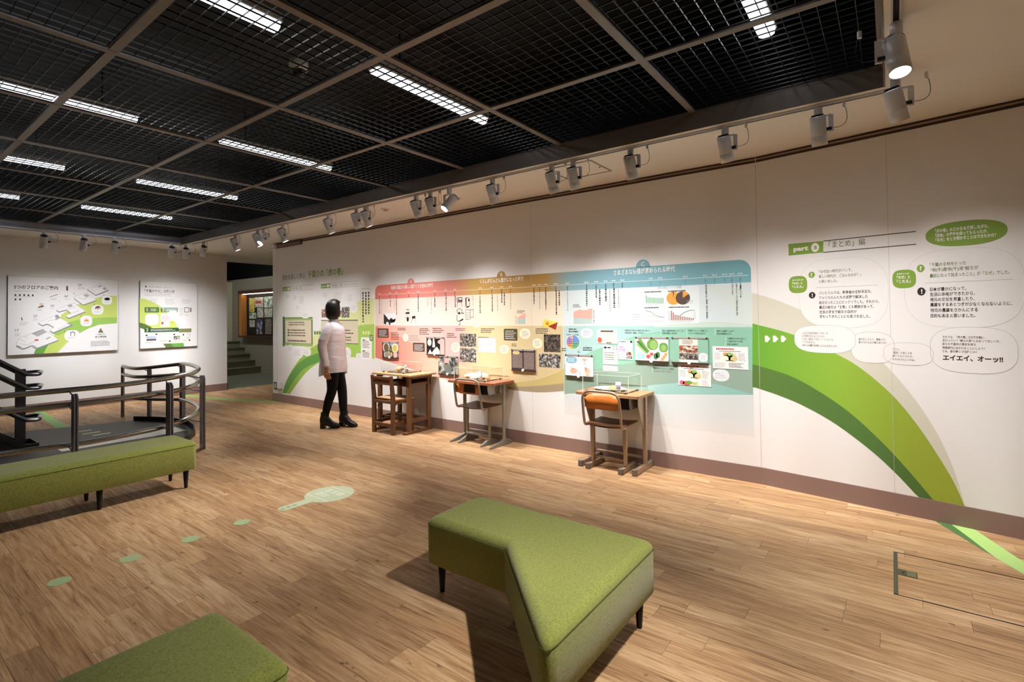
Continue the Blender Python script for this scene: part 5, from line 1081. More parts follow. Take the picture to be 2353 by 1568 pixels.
t, X = poster('white newsletter sheet with a pink box beside the vegetable board', 1421, 782, 1454.5, 827, SHEET)
greek('heading', PP, *X(.20, .88), *X(.52, .96), 1, INK, t, .0005, fill=.9, ragged=0); pp(t, X, 'square_stamp', 'stamp_green', .82, .86, .97, .98); pp(t, X, 'pink_box', 'pink_print', .05, .40, .46, .68); pp(t, X, 'text_box', 'paper_print', .05, .06, .46, .34); pp(t, X, 'small_photo', 'brown_photo', .55, .22, .95, .40); pp(t, X, 'small_photo', 'bw_a', .55, .05, .95, .19); greek('print', PP, *X(.53, .45), *X(.95, .70), 5, LGT, t, .0005, fill=.4); poly('leaf_mark', PP, [X(.05, .97), X(.19, .97), X(.12, .88)][::-1], .0005, mat('leaf_mark', '5f9a7c', .45), t)
def menu(label, q, colour):
    t, X = poster(label, *q, SHEET)
    greek('headline', PP, *X(.10, .84), *X(.62, .94), 1, RED, t, .0005, fill=.9, ragged=0); greek('subline', PP, *X(.18, .77), *X(.80, .81), 1, INK, t, .0005, fill=.8, ragged=0)
    b = poly('lunch_picture', PP, rrect(*X(.30, .36), *X(.68, .74), .02), .0005, mat('lunch_bg', 'dcdccc', .45), t)
    for f, g, r, m in ((.39, .47, .035, 'bubble_cream'), (.58, .47, .035, 'cap_cream'), (.49, .63, .025, 'leaf_b'), (.36, .66, .018, 'bun')): poly('dish', PP, sell(*X(f, g), r, r*.8, 2, 20), .0009, m, b)
    pp(t, X, 'caption', INK, .38, .36, .59, .39, .0012); greek('print', PP, *X(.05, .40), *X(.26, .72), 6, GRY, t, .0005, fill=.5); greek('print', PP, *X(.73, .36), *X(.95, .72), 6, GRY, t, .0005, fill=.5)
    return t, X
t, X = menu('white lunch menu sheet at the right end of the mural, upper one', (1638, 797, 1719.5, 848.5), RED)
greek('print', PP, *X(.46, .06), *X(.88, .28), 5, INK, t, .0005, fill=.6); greek('print', PP, *X(.05, .05), *X(.40, .28), 4, GRY, t, .0005, fill=.5)
t, X = menu('white lunch menu sheet at the right end of the mural, lower one', (1559, 838, 1634, 887), RED)
poly('radish', PP, sell(*X(.11, .12), .022, .02, 2, 16), .0006, mat('radish', 'd8688a', .45), t); poly('melon', PP, sell(*X(.26, .10), .035, .02, 2, 16), .0006, 'tomato', t); poly('melon_leaf', PP, sell(*X(.32, .14), .03, .015, 2, 16), .0008, 'leaf_a', t); pp(t, X, 'yellow_box', mat('box_pale', 'e6da8e', .45), .40, .03, .63, .18); greek('print', PP, *X(.42, .05), *X(.61, .16), 3, OLV, t, .0008, fill=.5); greek('print', PP, *X(.72, .04), *X(.93, .30), 5, GRY, t, .0005, fill=.4)

# ================================================================== WALL GRAPHICS: INTRODUCTION AT LEFT OF THE MURAL
IN = thing('intro_graphic', 'green ribbon, scrolls and introduction text printed left of the timeline', 'wall graphic', (0, 0, 0))
def z1(x, y): return (620+x/4.611, 590+y/4.611)
mat('lime_pale', 'dfe3a4', .45); grad('intro_green', 0, .2, U0, [(0, '8fae3c'), (.4, '93bf4a'), (1, 'a9cc62')]); mat('intro_dark', '5d9a3f', .45); mat('scroll_edge', '5f7c36', .45); mat('scroll_face', 'd9ccb2', .45); mat('lime_box', 'd7e09a', .45)
ipoly = lambda n, px, off, m, par=None: poly(n, W1, [P1(*q) for q in px], off, m, par or IN)
ZU = U0-.002
ipoly('lime_band', poly2([(672, 846), (690, 822), (700, 800), (730, 762), (770, 727), (800, 708), (828, 693), (860.5, 685)], 4)+[(860.5, 824), (800, 822), (740, 818), (690, 850)], .0008, 'lime_pale')
ipoly('green_band', poly2([(649, 903), (660, 872), (680, 838), (705, 808), (745, 783), (790, 760), (828, 748), (860.5, 745)], 4)+poly2([(860.5, 825), (828, 822), (790, 820), (752, 826), (720, 842), (695, 866), (666, 906)], 4), .0011, 'intro_green')
ipoly('dark_band', poly2([(649, 903), (662, 868), (690, 832), (730, 812), (770, 803), (800, 806)], 4)+poly2([(800, 818), (752, 826), (722, 836), (696, 850), (676, 874), (657, 905)], 4), .0014, 'intro_dark')
ptext('lettering', W1, '歴史を楽しく学ぶ', (649, 643.5), 701, 11, mat('print_title', '8d8a80', .5), IN, .002, .0010); ptext('lettering', W1, '千葉介の「虎の巻」', (708, 637.5), 788, 14.5, GRN, IN, .002, .0020)
for n, x0, x1, y0, y1, xe, s in ((1, 649.3, 667, 659, 670.3, 718.5, '「虎の巻」編'), (2, 737.8, 758.4, 651.4, 664, 822, '「給食」編')):
    u0, v0 = P1(x0, y1-.6); u1, v1 = P1(x1, y0); ue = P1(xe, y0)[0]
    poly('part_box', W1, rct(u0, v0, u1, v1), .0016, GRN, IN); text('part_text', W1, 'part', u0+(u1-u0)*.10, v0+(v1-v0)*.30, (v1-v0)*.62, WHT, IN, .0022, width=(u1-u0)*.45, bold=.0006)
    poly('part_disc', W1, sell(u0+(u1-u0)*.78, (v0+v1)/2, (u1-u0)*.15, (v1-v0)*.34, 2, 24), .0020, WHT, IN); text('part_number', W1, str(n), u0+(u1-u0)*.78, v0+(v1-v0)*.30, (v1-v0)*.58, GRN, IN, .0024, align='CENTER')
    text('part_title', W1, s, u1+.03, v0+(v1-v0)*.24, (v1-v0)*.62, GRY, IN, .0022, width=(ue-u1)*(.46 if n == 1 else .40))
    if n == 2: greek('part_subtitle', W1, u1+(ue-u1)*.48, v0+(v1-v0)*.3, ue-.01, v0+(v1-v0)*.62, 1, LGT, IN, .0022, ragged=0)
    for v in (v0, v1): line(MB(), W1, (u1, v), (ue, v), .004, .0018).obj('part_rule', GRY, IN)
def ibox(name, x0, y0, x1, y1, off, m, par=None, r=0): 
    u0 = P1(x0, (y0+y1)/2)[0]; u1 = P1(x1, (y0+y1)/2)[0]; mx = (x0+x1)/2; v0 = P1(mx, y1)[1]; v1 = P1(mx, y0)[1]
    return poly(name, W1, rrect(u0, v0, u1, v1, r) if r else rct(u0, v0, u1, v1), off, m, par or IN)
s = ibox('scroll', 650, 729.5, 718.5, 795, .0018, 'scroll_edge'); ibox('scroll_rod', 649.8, 728, 654, 796, .0026, mat('scroll_rod', '46592c', .45), s); ibox('scroll_band', 654, 732, 718.5, 735.5, .0022, mat('scroll_lime', '9bb863', .45), s); ibox('scroll_band', 654, 790, 718.5, 794.5, .0022, 'scroll_lime', s); ibox('scroll_face', 655.5, 736, 715.5, 789, .0024, 'scroll_face', s)
pgreek('scroll_text', W1, (664, 739), (700, 749), 2, BRN, s, .0030, fill=.5); pgreek('scroll_text', W1, (667, 756), (705, 774), 3, BRN, s, .0030, fill=.5, ragged=.15); pgreek('scroll_text', W1, (661, 780), (704, 786), 1, BRN, s, .0030, fill=.7, ragged=0)
for k in range(3): ibox('number_tag', 661, 757+k*6, 665.5, 760.8+k*6, .0030, 'scroll_rod', s, r=.01)
s = ibox('scroll', 738, 735.5, 823, 790, .0018, 'scroll_rod'); ibox('scroll_face', 738, 737.5, 823, 788.5, .0024, 'scroll_face', s); pgreek('scroll_text', W1, (765, 745), (780, 752), 2, GRY, s, .0030, fill=.4); pgreek('scroll_text', W1, (768, 756), (817, 769), 2, BRN, s, .0030, fill=.5); pgreek('scroll_text', W1, (768, 772), (808, 784), 2, BRN, s, .0030, fill=.5)
for k in range(3): ipoly('arrow', [(833+k*6.2, 761), (835+k*6.2, 761), (838.6+k*6.2, 765), (835+k*6.2, 769.5), (833+k*6.2, 769.5)], .0022, 'lime_pale')
for k in range(3): ipoly('arrow', [(722+k*5.6, 761), (724+k*5.6, 761), (727+k*5.6, 765), (724+k*5.6, 769.5), (722+k*5.6, 769.5)], .0022, 'scroll_edge')
# vertical box with upright lettering, and the answer box under it
mxu0 = P1(828.5, 706)[0]; mxu1 = P1(853, 706)[0]; va = P1(840, 663)[1]; vb = P1(840, 751)[1]
ring(MB(), W1, rrect(mxu0, vb, mxu1, va, .05, 6), .008, .0024).obj('box_outline', mat('outline_lime', 'bccf86', .45), IN)
for k in range(3): u = mxu1-(mxu1-mxu0)*(.22+.27*k); greek('box_text', W1, u-.022, vb+.06+(.10 if k < 2 else 0), u+.022, va-.05, 1, BRN, IN, .0028, vert=True, fill=.75, ragged=.05, char=.042)
b = ibox('answer_box', 829.5, 775.5, 854.5, 826, .0024, WHT, None, r=.03); pgreek('answer_text', W1, (833, 783), (850, 800), 5, BRN, b, .0030, fill=.45); pgreek('answer_text', W1, (833, 808), (850, 822), 5, BRN, b, .0030, fill=.5)
for y in (780.5, 805.5): ibox('answer_tag', 833, y, 839, y+2.6, .0030, 'scroll_edge', b)
ibox('answer_badge', 849, 770, 857.5, 784, .0032, 'scroll_edge', b, r=.03); pgreek('badge_text', W1, (850.5, 772.5), (856.5, 781), 3, WHT, b, .0038, fill=.6, ragged=0)
def ibub(x0, x1, y0, y1, e=2.4, rows=3, off=.0028):
    my = (y0+y1)/2; mx = (x0+x1)/2; u0 = P1(x0, my)[0]; u1 = P1(x1, my)[0]; v0 = P1(mx, y1)[1]; v1 = P1(mx, y0)[1]
    b = poly('speech_bubble', W1, sell((u0+u1)/2, (v0+v1)/2, (u1-u0)/2, (v1-v0)/2, e, 36), off, BUB, IN); greek('bubble_text', W1, u0+(u1-u0)*.18, v0+(v1-v0)*.25, u0+(u1-u0)*.75, v0+(v1-v0)*.75, rows, LGT, b, off+.0006, fill=.35)
for a in ((660, 674, 793, 810), (673, 697, 798, 824), (696, 715, 800, 819), (692, 712, 717, 732), (804.5, 822, 696, 719), (784, 807, 798, 824), (818, 832, 812, 826)): ibub(*a)
for x0, y0, x1, y1, r_ in ((656, 678, 667, 686, 3), (674, 679, 682, 690, 4), (688, 681, 700, 698, 5), (680, 702, 688, 711, 3), (742, 673, 754, 684, 4), (768, 672, 787, 694, 6), (798, 677, 811, 693, 4)): pgreek('intro_text', W1, (x0, y0), (x1, y1), r_, LGT, IN, .0022, fill=.3)
for x0, y0, x1, y1, m in ((739, 711, 752, 730, 'brown_photo'), (776, 706, 782, 729, 'bw_b'), (785, 706, 803, 730, 'bw_a')): ibox('picture', x0, y0, x1, y1, .0020, m)

# ================================================================== GUIDE PANELS ON THE LEFT WALL
PT = .035
LP = Plane((XL+PT, 0, 0), (0, 1, 0), (0, 0, 1)); mat('panel_white', 'f0eeee', .6); mat('panel_side', '6a6663', .5); mat('panel_lime', 'c7d86e', .6); mat('panel_green', '6aa54a', .45); mat('panel_mid', '9fc862', .45); mat('panel_olive', '5e7a3c', .45); mat('panel_deep', '2f5a2c', .45); mat('map_grey', 'b3b0b0', .45); mat('map_white', 'f2f0f0', .6); mat('map_line', 'a8a4a6', .45); mat('map_shade', '8d8a8c', .45)
def panel(label, y0, y1, z0, z1_):
    t = thing('guide_panel', label, 'panel', (0, 0, 0)); MB().box((XL+.001, y0, z0), (XL+PT, y1, z1_)).obj('board', 'panel_side', t); poly('face', LP, rct(y0+.002, z0+.002, y1-.002, z1_-.002), .0004, 'panel_white', t); return t
def zA(x, y): return LP.uv(x/7.464, 620+y/7.464)
def zB(x, y): return LP.uv(120+x/7.469, 620+y/7.469)
def zC(x, y): return LP.uv(310+x/9.227, 640+y/9.227)
G1 = panel('wide white floor guide panel on the left wall', -2.868, -1.552, .872, 2.028)
lp = lambda t, n, pts, m, off=.0010: poly(n, LP, pts, off, m, t)
def ltext(t, s, p0, p1, h, m, bold=0, name='lettering'): text(name, LP, s, p0[0], p0[1], h, m, t, .0022, width=p1[0]-p0[0], bold=bold)
lp(G1, 'lime_band', [zA(745, 1440), zA(870, 1240), zB(100, 1010), zB(150, 780), zB(420, 600), zB(700, 500), zB(920, 450), zB(1113, 448), zB(1113, 920), zB(800, 945), zB(620, 1010), zB(480, 1085), zB(280, 1230), zB(90, 1425)], 'panel_lime')
lp(G1, 'green_wedge', [zA(580, 1448), zA(610, 1365), zA(800, 1260), zA(860, 1240), zA(745, 1440)], 'panel_green', .0012)
lp(G1, 'mid_band', [zB(0, 1100), zB(120, 950), zB(400, 870), zB(800, 825), zB(1113, 818), zB(1113, 920), zB(800, 945), zB(620, 1010), zB(480, 1085), zB(300, 1050), zB(100, 1130)], 'panel_mid', .0012)
ltext(G1, '5つのフロアのご案内', zA(240, 322), zA(995, 330), .062, INK, .0012, 'panel_title'); ltext(G1, 'A guide to the five floors', zA(243, 372), zA(637, 372), .030, LGT, 0, 'panel_subtitle')
# five stacked floor maps
def fmap(body, shade, rooms=(), off=.0016):
    q = [(p[0]+.002, p[1]-.016) for p in body]; lp(G1, 'map_shadow', q, 'map_shade', off-.0002); m = lp(G1, 'floor_map', body, 'map_white', off); ring(MB(), LP, body, .004, off+.0003).obj('map_outline', 'map_line', m)
    for r in shade: lp(m, 'map_room', r, 'map_grey', off+.0003)
    mb = MB()
    for a, b in rooms: line(mb, LP, a, b, .004, off+.0005)
    if rooms: mb.obj('map_wall', 'map_line', m)
fmap([zA(270, 1305), zA(310, 1185), zA(520, 1100), zA(610, 1075), zA(730, 1018), zA(815, 1070), zA(880, 1100), zA(1005, 1205), zA(640, 1345), zA(540, 1300), zA(430, 1345), zA(370, 1355)], [[zA(540, 1095), zA(730, 1018), zA(800, 1075), zA(640, 1150)], [zA(600, 1365), zA(520, 1310), zA(570, 1295), zA(650, 1345)], [zA(780, 1190), zA(850, 1150), zA(880, 1160), zA(800, 1200)], [zA(270, 1305), zA(370, 1375), zA(370, 1330), zA(300, 1295)]], ((zA(330, 1190), zA(440, 1240)), (zA(420, 1150), zA(480, 1170)), (zA(480, 1290), zA(640, 1200)), (zA(350, 1270), zA(480, 1300))))
lp(G1, 'entrance_tag', rct(*zA(595, 1222), *zA(658, 1195)), RED, .0024)
fmap([zA(645, 910), zA(940, 785), zA(985, 770), zB(60, 790), zB(160, 840), zB(350, 940), zB(20, 1080), zA(845, 1045), zA(925, 990), zA(840, 940), zA(800, 930), zA(720, 955)], [[zA(945, 790), zA(990, 770), zB(140, 830), zB(60, 870)], [zB(240, 920), zB(280, 905), zB(350, 940), zB(310, 955)]], ((zA(820, 880), zA(960, 850)), (zB(90, 1020), zB(240, 960))))
fmap([zB(62, 685), zB(300, 590), zB(370, 565), zB(575, 715), zB(285, 830), zB(225, 800), zB(325, 745), zB(240, 685), zB(110, 720)], [[zB(255, 620), zB(320, 590), zB(360, 620), zB(300, 650)]], ((zB(260, 680), zB(400, 640)), (zB(300, 770), zB(460, 700))))
fmap([zB(370, 490), zB(410, 440), zB(600, 400), zB(765, 520), zB(530, 605)], [[zB(530, 440), zB(590, 415), zB(640, 450), zB(580, 470)]], ((zB(440, 480), zB(540, 510)), (zB(540, 510), zB(620, 460))))
fmap([zB(592, 330), zB(820, 240), zB(972, 345), zB(745, 435)], [[zB(780, 290), zB(825, 265), zB(860, 285), zB(800, 305)], [zB(860, 320), zB(910, 300), zB(935, 345), zB(890, 350)]], ((zB(660, 330), zB(760, 400)), (zB(680, 320), zB(800, 270))))
for s, p, q in (('1F', zA(255, 1062), zA(325, 1062)), ('2F', zA(570, 818), zA(640, 818)), ('3F', zA(865, 643), zA(935, 643)), ('4F', zB(200, 478), zB(275, 478)), ('5F', zB(443, 283), zB(515, 283))): ltext(G1, s, p, q, .052, mat('print_mid', '6f6c74', .5), 0, 'floor_number')
for p, q, r_ in ((zA(250, 1150), zA(345, 1085), 3), (zA(570, 875), zA(660, 835), 2), (zA(862, 675), zA(945, 660), 1), (zB(205, 515), zB(330, 498), 1), (zB(443, 338), zB(580, 302), 2), (zA(250, 468), zA(575, 455), 1), (zA(640, 710), zA(745, 670), 2), (zA(340, 960), zA(480, 895), 3), (zA(870, 525), zA(980, 490), 2)): greek('small_print', LP, *p, *q, r_, LGT, G1, .0018, fill=.45)
for x, y in ((265, 436), (340, 436), (415, 436), (488, 440), (563, 440), (265, 510), (345, 510)): lp(G1, 'pictogram', sell(*zA(x, y), .010, .014, 3, 12), INK, .0018)
for x, y, rx, ry in ((585, 880, 102, 92), (778, 688, 103, 84), (938, 525, 88, 74), (340, 1130, 128, 92)):
    P = zB(x, y); ru = zB(x+rx, y)[0]-P[0]; rv = P[1]-zB(x, y+ry)[1]; b = lp(G1, 'callout', sell(*P, ru, rv, 2.8, 28), 'map_white', .0026); greek('callout_text', LP, P[0]-ru*.55, P[1]-rv*.65, P[0]+ru*.6, P[1]-rv*.25, 2, LGT, b, .0032, fill=.35)
mat('icon_orange', 'e8975c', .5); mat('horse', '7a4234', .5)
lp(G1, 'crown_icon', [zB(545, 890), zB(555, 855), zB(575, 865), zB(588, 825), zB(600, 865), zB(622, 855), zB(628, 890)][::-1], 'icon_orange', .0034)
lp(G1, 'horse_icon', [zB(735, 660), zB(750, 632), zB(800, 622), zB(826, 640), zB(826, 668), zB(815, 668), zB(808, 650), zB(795, 655), zB(790, 688), zB(780, 688), zB(776, 662), zB(755, 662), zB(752, 680), zB(742, 680)][::-1], 'horse', .0034)
for x in (925, 960): lp(G1, 'binocular_icon', sell(*zB(x, 505), .024, .022, 2, 16), INK, .0034)
lp(G1, 'binocular_icon', [zB(920, 500), zB(935, 478), zB(955, 478), zB(968, 500)][::-1], INK, .0034)
for q in ([(305, 1080), (350, 1062), (395, 1080), (395, 1092), (350, 1075), (305, 1092)], [(312, 1090), (322, 1090), (322, 1140), (312, 1140)], [(378, 1090), (388, 1090), (388, 1140), (378, 1140)]): lp(G1, 'gate_icon', [zB(*p) for p in q][::-1], INK, .0034)
lp(G1, 'ship_icon', [zA(645, 640), zA(750, 612), zA(745, 640), zA(660, 655)][::-1], BRN, .0020); lp(G1, 'ship_sail', rct(*zA(680, 625), *zA(740, 575)), mat('sail', 'd8c4b4', .5), .0019); lp(G1, 'sword_icon', [zA(855, 468), zA(890, 452), zA(995, 420), zA(995, 428), zA(890, 460), zA(862, 476)][::-1], BRN, .0020); lp(G1, 'pen_icon', [zA(360, 825), zA(374, 818), zA(390, 868), zA(376, 872)][::-1], INK, .0020); lp(G1, 'armour_icon', rct(*zB(240, 360), *zB(272, 283)), mat('armour', '6a3a40', .5), .0020)
for p, m in (((120, 545), 'panel_lime'), ((370, 410), RED), ((878, 440), 'panel_olive'), ((715, 595), 'panel_olive'), ((490, 800), 'panel_olive'), ((210, 1065), 'panel_olive')):
    x, y = p; lp(G1, 'pointer', [zB(x-12, y-10), zB(x+14, y-6), zB(x+14, y+14)][::-1], m, .0030)
# museum mark: little layered tower
for k, (a0, a1, b0, b1, c) in enumerate(((815, 848, 822, 840, 'c8564a'), (806, 857, 815, 848, 'b8604a'), (796, 869, 806, 857, '6a8a4c'), (786, 880, 796, 869, '3f7a55'))):
    y0 = 1008+k*18; lp(G1, 'museum_mark', [zB(b0, y0), zB(a0, y0+19), zB(a1, y0+19), zB(b1, y0)], mat('mark%d' % k, c, .5), .0020)
ltext(G1, '千葉市立', zB(757, 1122), zB(905, 1122), .024, INK, 0, 'museum_name'); ltext(G1, '郷土博物館', zB(735, 1168), zB(930, 1168), .030, INK, .0004, 'museum_name'); greek('museum_name_small', LP, *zB(740, 1192), *zB(925, 1180), 1, GRY, G1, .0020, ragged=0)
greek('small_print', LP, *zB(660, 1320), *zB(1000, 1212), 5, INK, G1, .0020, fill=.4, ragged=.1)
G2 = panel('narrow white guide panel with numbered steps on the left wall', -1.245, -.352, .872, 2.032)
lp(G2, 'lime_band', [zC(100, 425), zC(240, 440), zC(420, 520), zC(620, 650), zC(880, 960), zC(900, 1050), zC(360, 1050), zC(100, 940)], 'panel_lime'); lp(G2, 'olive_band', [zC(100, 935), zC(210, 970), zC(360, 1040), zC(330, 1075), zC(205, 1085), zC(100, 1045)], 'panel_olive', .0013)
lp(G2, 'green_foot', [zC(768, 1380), zC(1030, 1368), zC(1040, 1445), zC(815, 1458)], 'panel_green', .0012); lp(G2, 'olive_foot', [zC(595, 1385), zC(768, 1380), zC(815, 1458), zC(655, 1468)], 'panel_olive', .0013)
ltext(G2, '「千葉介ナビ」の使い方', zC(208, 292), zC(838, 298), .058, INK, .0008, 'panel_title'); ltext(G2, '千葉市立郷土博物館をもっと楽しくする！', zC(262, 190), zC(788, 195), .026, GRY, 0, 'panel_subtitle'); lp(G2, 'museum_mark', [zC(212, 190), zC(252, 190), zC(238, 155), zC(224, 155)], INK, .0018)
greek('small_print', LP, *zC(215, 380), *zC(780, 325), 2, LGT, G2, .0018, fill=.35, ragged=.1)
for p, q, r_ in ((zC(320, 555), zC(480, 430), 4), (zC(640, 560), zC(860, 430), 5), (zC(1005, 535), zC(1200, 440), 4), (zC(940, 800), zC(1040, 620), 5), (zC(1050, 800), zC(1150, 745), 2)): greek('small_print', LP, *p, *q, r_, LGT, G2, .0018, fill=.35)
def lbox(n, p, q, m, off, par, r=0): 
    u0, v0 = p; u1, v1 = q; return poly(n, LP, rrect(u0, v0, u1, v1, r) if r else rct(min(u0, u1), min(v0, v1), max(u0, u1), max(v0, v1)), off, m, par)
for s, p, q, m, tp in (('1', zC(203, 725), zC(515, 612), 'panel_olive', zC(228, 700)), ('2', zC(545, 718), zC(912, 620), 'teal_b', zC(570, 700)), ('3', zC(203, 1150), zC(930, 1045), 'panel_deep', zC(228, 1135))):
    b = lbox('step_bar', p, q, m, .0018, G2, .012); text('step_number', LP, s, tp[0], tp[1], .085, WHT, b, .0026)
    greek('step_text', LP, tp[0]+.075, p[1]+(q[1]-p[1])*.25, q[0]-.02, p[1]+(q[1]-p[1])*.78, 2, WHT, b, .0026, fill=.5)
lp(G2, 'step_wedge', [zC(545, 718), zC(545, 622), zC(660, 718)], 'panel_olive', .0021)
lp(G2, 'bubble', sell(*zC(362, 872), (zC(505, 872)[0]-zC(220, 872)[0])/2, (zC(362, 752)[1]-zC(362, 992)[1])/2, 3.2, 32), 'map_white', .0018); a, b = zC(270, 960), zC(385, 800); greek('bubble_text', LP, a[0], a[1], b[0], b[1], 5, LGT, G2, .0024, vert=True, fill=.3)
lbox('screen_shot', zC(548, 1025), zC(728, 745), 'map_white', .0018, G2); lbox('screen_shot', zC(730, 900), zC(885, 685), 'map_white', .0022, G2); greek('screen_rows', LP, *zC(570, 895), *zC(730, 795), 4, mat('print_pinkred', 'c78a94', .5), G2, .0028, fill=.5, ragged=.05); lp(G2, 'screen_icon', sell(*zC(583, 950), .018, .026, 2, 16), RED, .0028); lp(G2, 'screen_icon', sell(*zC(790, 945), .010, .012, 2, 12), 'icon_orange', .0028)
ring(MB(), LP, rrect(*zC(1046, 718), *zC(1152, 618), .012), .010, .0022).obj('tablet_icon', INK, G2); lbox('dark_tab', zC(1172, 716), zC(1198, 622), 'panel_olive', .0020, G2, .008)
lbox('ground_band', zC(930, 1150), zC(1198, 1062), mat('band_khaki', '8a8a64', .45), .0016, G2); lbox('white_bubble', zC(895, 1045), zC(1070, 830), 'map_white', .0020, G2, .04)
lbox('card', zC(203, 1390), zC(490, 1165), mat('card_pale', 'eeeee6', .45), .0020, G2); lbox('card', zC(495, 1380), zC(785, 1165), mat('card_green', 'e2ead8', .45), .0020, G2); lbox('card', zC(790, 1372), zC(985, 1165), 'card_green', .0020, G2); lbox('card', zC(990, 1365), zC(1198, 1165), 'card_pale', .0020, G2)
lbox('photo_sky', zC(245, 1325), zC(450, 1228), grad('sky_print', 2, .98, 1.12, [(0, '5c4038'), (.3, '4a3a3a'), (.45, 'c8d4e0'), (1, '4a6ac0')]), .0026, G2); lbox('photo', zC(822, 1298), zC(955, 1220), 'bw_a', .0026, G2); ring(MB(), LP, [zC(1092, 1265), zC(1150, 1272), zC(1175, 1185), zC(1110, 1165)], .006, .0026).obj('phone_icon', BRN, G2); lp(G2, 'drop_icon', sell(*zC(1028, 1195), .012, .016, 2, 14), INK, .0026)
for x, y in ((248, 1210), (832, 1190), (455, 1185), (738, 1330), (1155, 1310)): lp(G2, 'small_icon', sell(*zC(x, y), .014, .013, 3, 14), INK, .0026)
for p, q in ((zC(225, 1378), zC(465, 1335)), (zC(525, 1360), zC(690, 1300)), (zC(815, 1350), zC(950, 1310)), (zC(1005, 1340), zC(1120, 1295))): greek('card_text', LP, *p, *q, 2, GRY, G2, .0026, fill=.4)

# ================================================================== SMALL FIXTURES ON WALL AND CEILING
vt = thing('vent_grille', 'dark slotted air vent high on the long wall by the opening', 'vent', (.16, 0, 2.545)); MB().box((0, -.012, -.03), (.72, -.001, .05)).obj('vent_back', 'dark_trim', vt)
for k in range(24): MB().box((.01+k*.0295, -.024, -.026), (.018+k*.0295, -.012, .02)).obj('slat', 'light_trim', vt)
MB().box((0, -.026, .02), (.72, -.012, .05)).obj('vent_lip', 'dark_trim', vt)
se = thing('corner_sensor', 'small white sensor box at the top corner of the long wall', 'sensor', (.075, -.03, 2.53)); MB().box((-.06, -.03, -.045), (.06, .029, .05)).obj('case', 'white_plastic', se, .012); MB().box((-.058, -.034, -.035), (.02, -.03, .0)).obj('sensor_window', mat('sensor_grey', 'cfcfcf', .3), se, .003)
sw = thing('wall_switch', 'black wall switch plate low on the end of the long wall', 'switch', (.085, 0, .255)); MB().box((-.052, -.010, -.06), (.052, -.001, .06)).obj('plate', 'black_plastic', sw, .004); MB().box((-.018, -.014, -.04), (.018, -.010, .04)).obj('rocker', 'white_plastic', sw, .002)
bx_ = thing('junction_box', 'small white box beside the black wall switch', 'wall box', (.24, 0, .27)); MB().box((-.07, -.035, -.05), (.05, -.001, .06)).obj('case', 'white_plastic', bx_, .006); MB().box((-.03, -.020, -.135), (.04, -.001, -.052)).obj('conduit', mat('box_beige', 'cbbcb0', .5), bx_, .004)
ha = thing('ceiling_hatch', 'square access hatch frame in the soffit above the mural', 'access hatch', (6.1, -.57, HC))
for a, b in (((-.22, -.2, -.004), (.22, -.185, 0)), ((-.22, .185, -.004), (.22, .2, 0)), ((-.22, -.185, -.004), (-.205, .185, 0)), ((.205, -.185, -.004), (.22, .185, 0))): MB().box(a, b).obj('frame_bar', mat('hatch_frame', '9c8a78', .5), ha)
MB().box((-.203, -.183, -.002), (.203, .183, 0)).obj('hatch_door', 'ceil_white', ha); MB().tube([(.19, .02, -.002), (.19, .02, -.008)], .008, 8).obj('hatch_lock', 'hook', ha)
for lab, p in (('round smoke alarm on the soffit near the far end of the mural', (3.60, -.60)), ('round smoke alarm on the soffit above the middle of the mural', (4.62, -.50))):
    d = thing('soffit_detector', lab, 'detector', (*p, HC), 0, 'detectors on the soffit'); MB().lathe([(.055, 0), (.055, -.006), (.03, -.014)], n=24).obj('base', 'ceil_white', d); MB().lathe([(.028, -.012), (.024, -.022), (.006, -.026)], n=20).obj('sensor_cage', 'light_trim', d)

# ================================================================== NOTICE CASE IN THE CORRIDOR
cx0 = hit(561.4, 720, (0, YC, 0), (0, 1, 0)).x; cx1 = cx0+2.3; cz0 = hit(561.4, 774.6, (0, YC, 0), (0, 1, 0)).z; cz1 = hit(561.4, 669.2, (0, YC, 0), (0, 1, 0)).z
nc = thing('notice_case', 'lit notice case with red brown frame on the corridor wall', 'notice board', (cx0, YC, cz0)); w, h = cx1-cx0, cz1-cz0
mat('case_brown', '4a231a', .45); wood('case_orange', 'b5702f', 'd99a55', 2, .4, 20); mat('case_board', '1f1a18', .7); mat('case_glow', 'ffffff', .5, emit='fff0d8', estr=5)
MB().box((0, -.16, h-.09), (w, -.001, h)).obj('frame_top', 'case_brown', nc); MB().box((0, -.16, 0), (w, -.001, .04)).obj('frame_bottom', 'case_brown', nc); MB().box((0, -.16, .04), (.03, -.001, h-.09)).obj('frame_side', 'case_brown', nc)
MB().box((.03, -.155, .04), (.17, -.02, h-.09)).obj('inner_side', 'case_orange', nc); MB().box((.17, -.02, .04), (w, -.003, h-.09)).obj('pin_board', 'case_board', nc); MB().box((.2, -.14, h-.105), (w-.05, -.10, h-.092)).obj('lamp_strip', 'case_glow', nc)
photo('np_yellow', '7a6a2a', 'e0cc70', 16, .4, .5); photo('np_white', '77746e', 'dcd9d2', 22, .40, .5); photo('np_blue', '2a2c50', 'a8b0cc', 10, .42, .58, '5a4a6a'); photo('np_green', '5d8a80', 'e4e8e4', 9, .42, .52)
CP = Plane((0, YC-.022, 0), (1, 0, 0), (0, 0, 1)); q4 = lambda x, y: (510+x/4.126, 540+y/4.126)
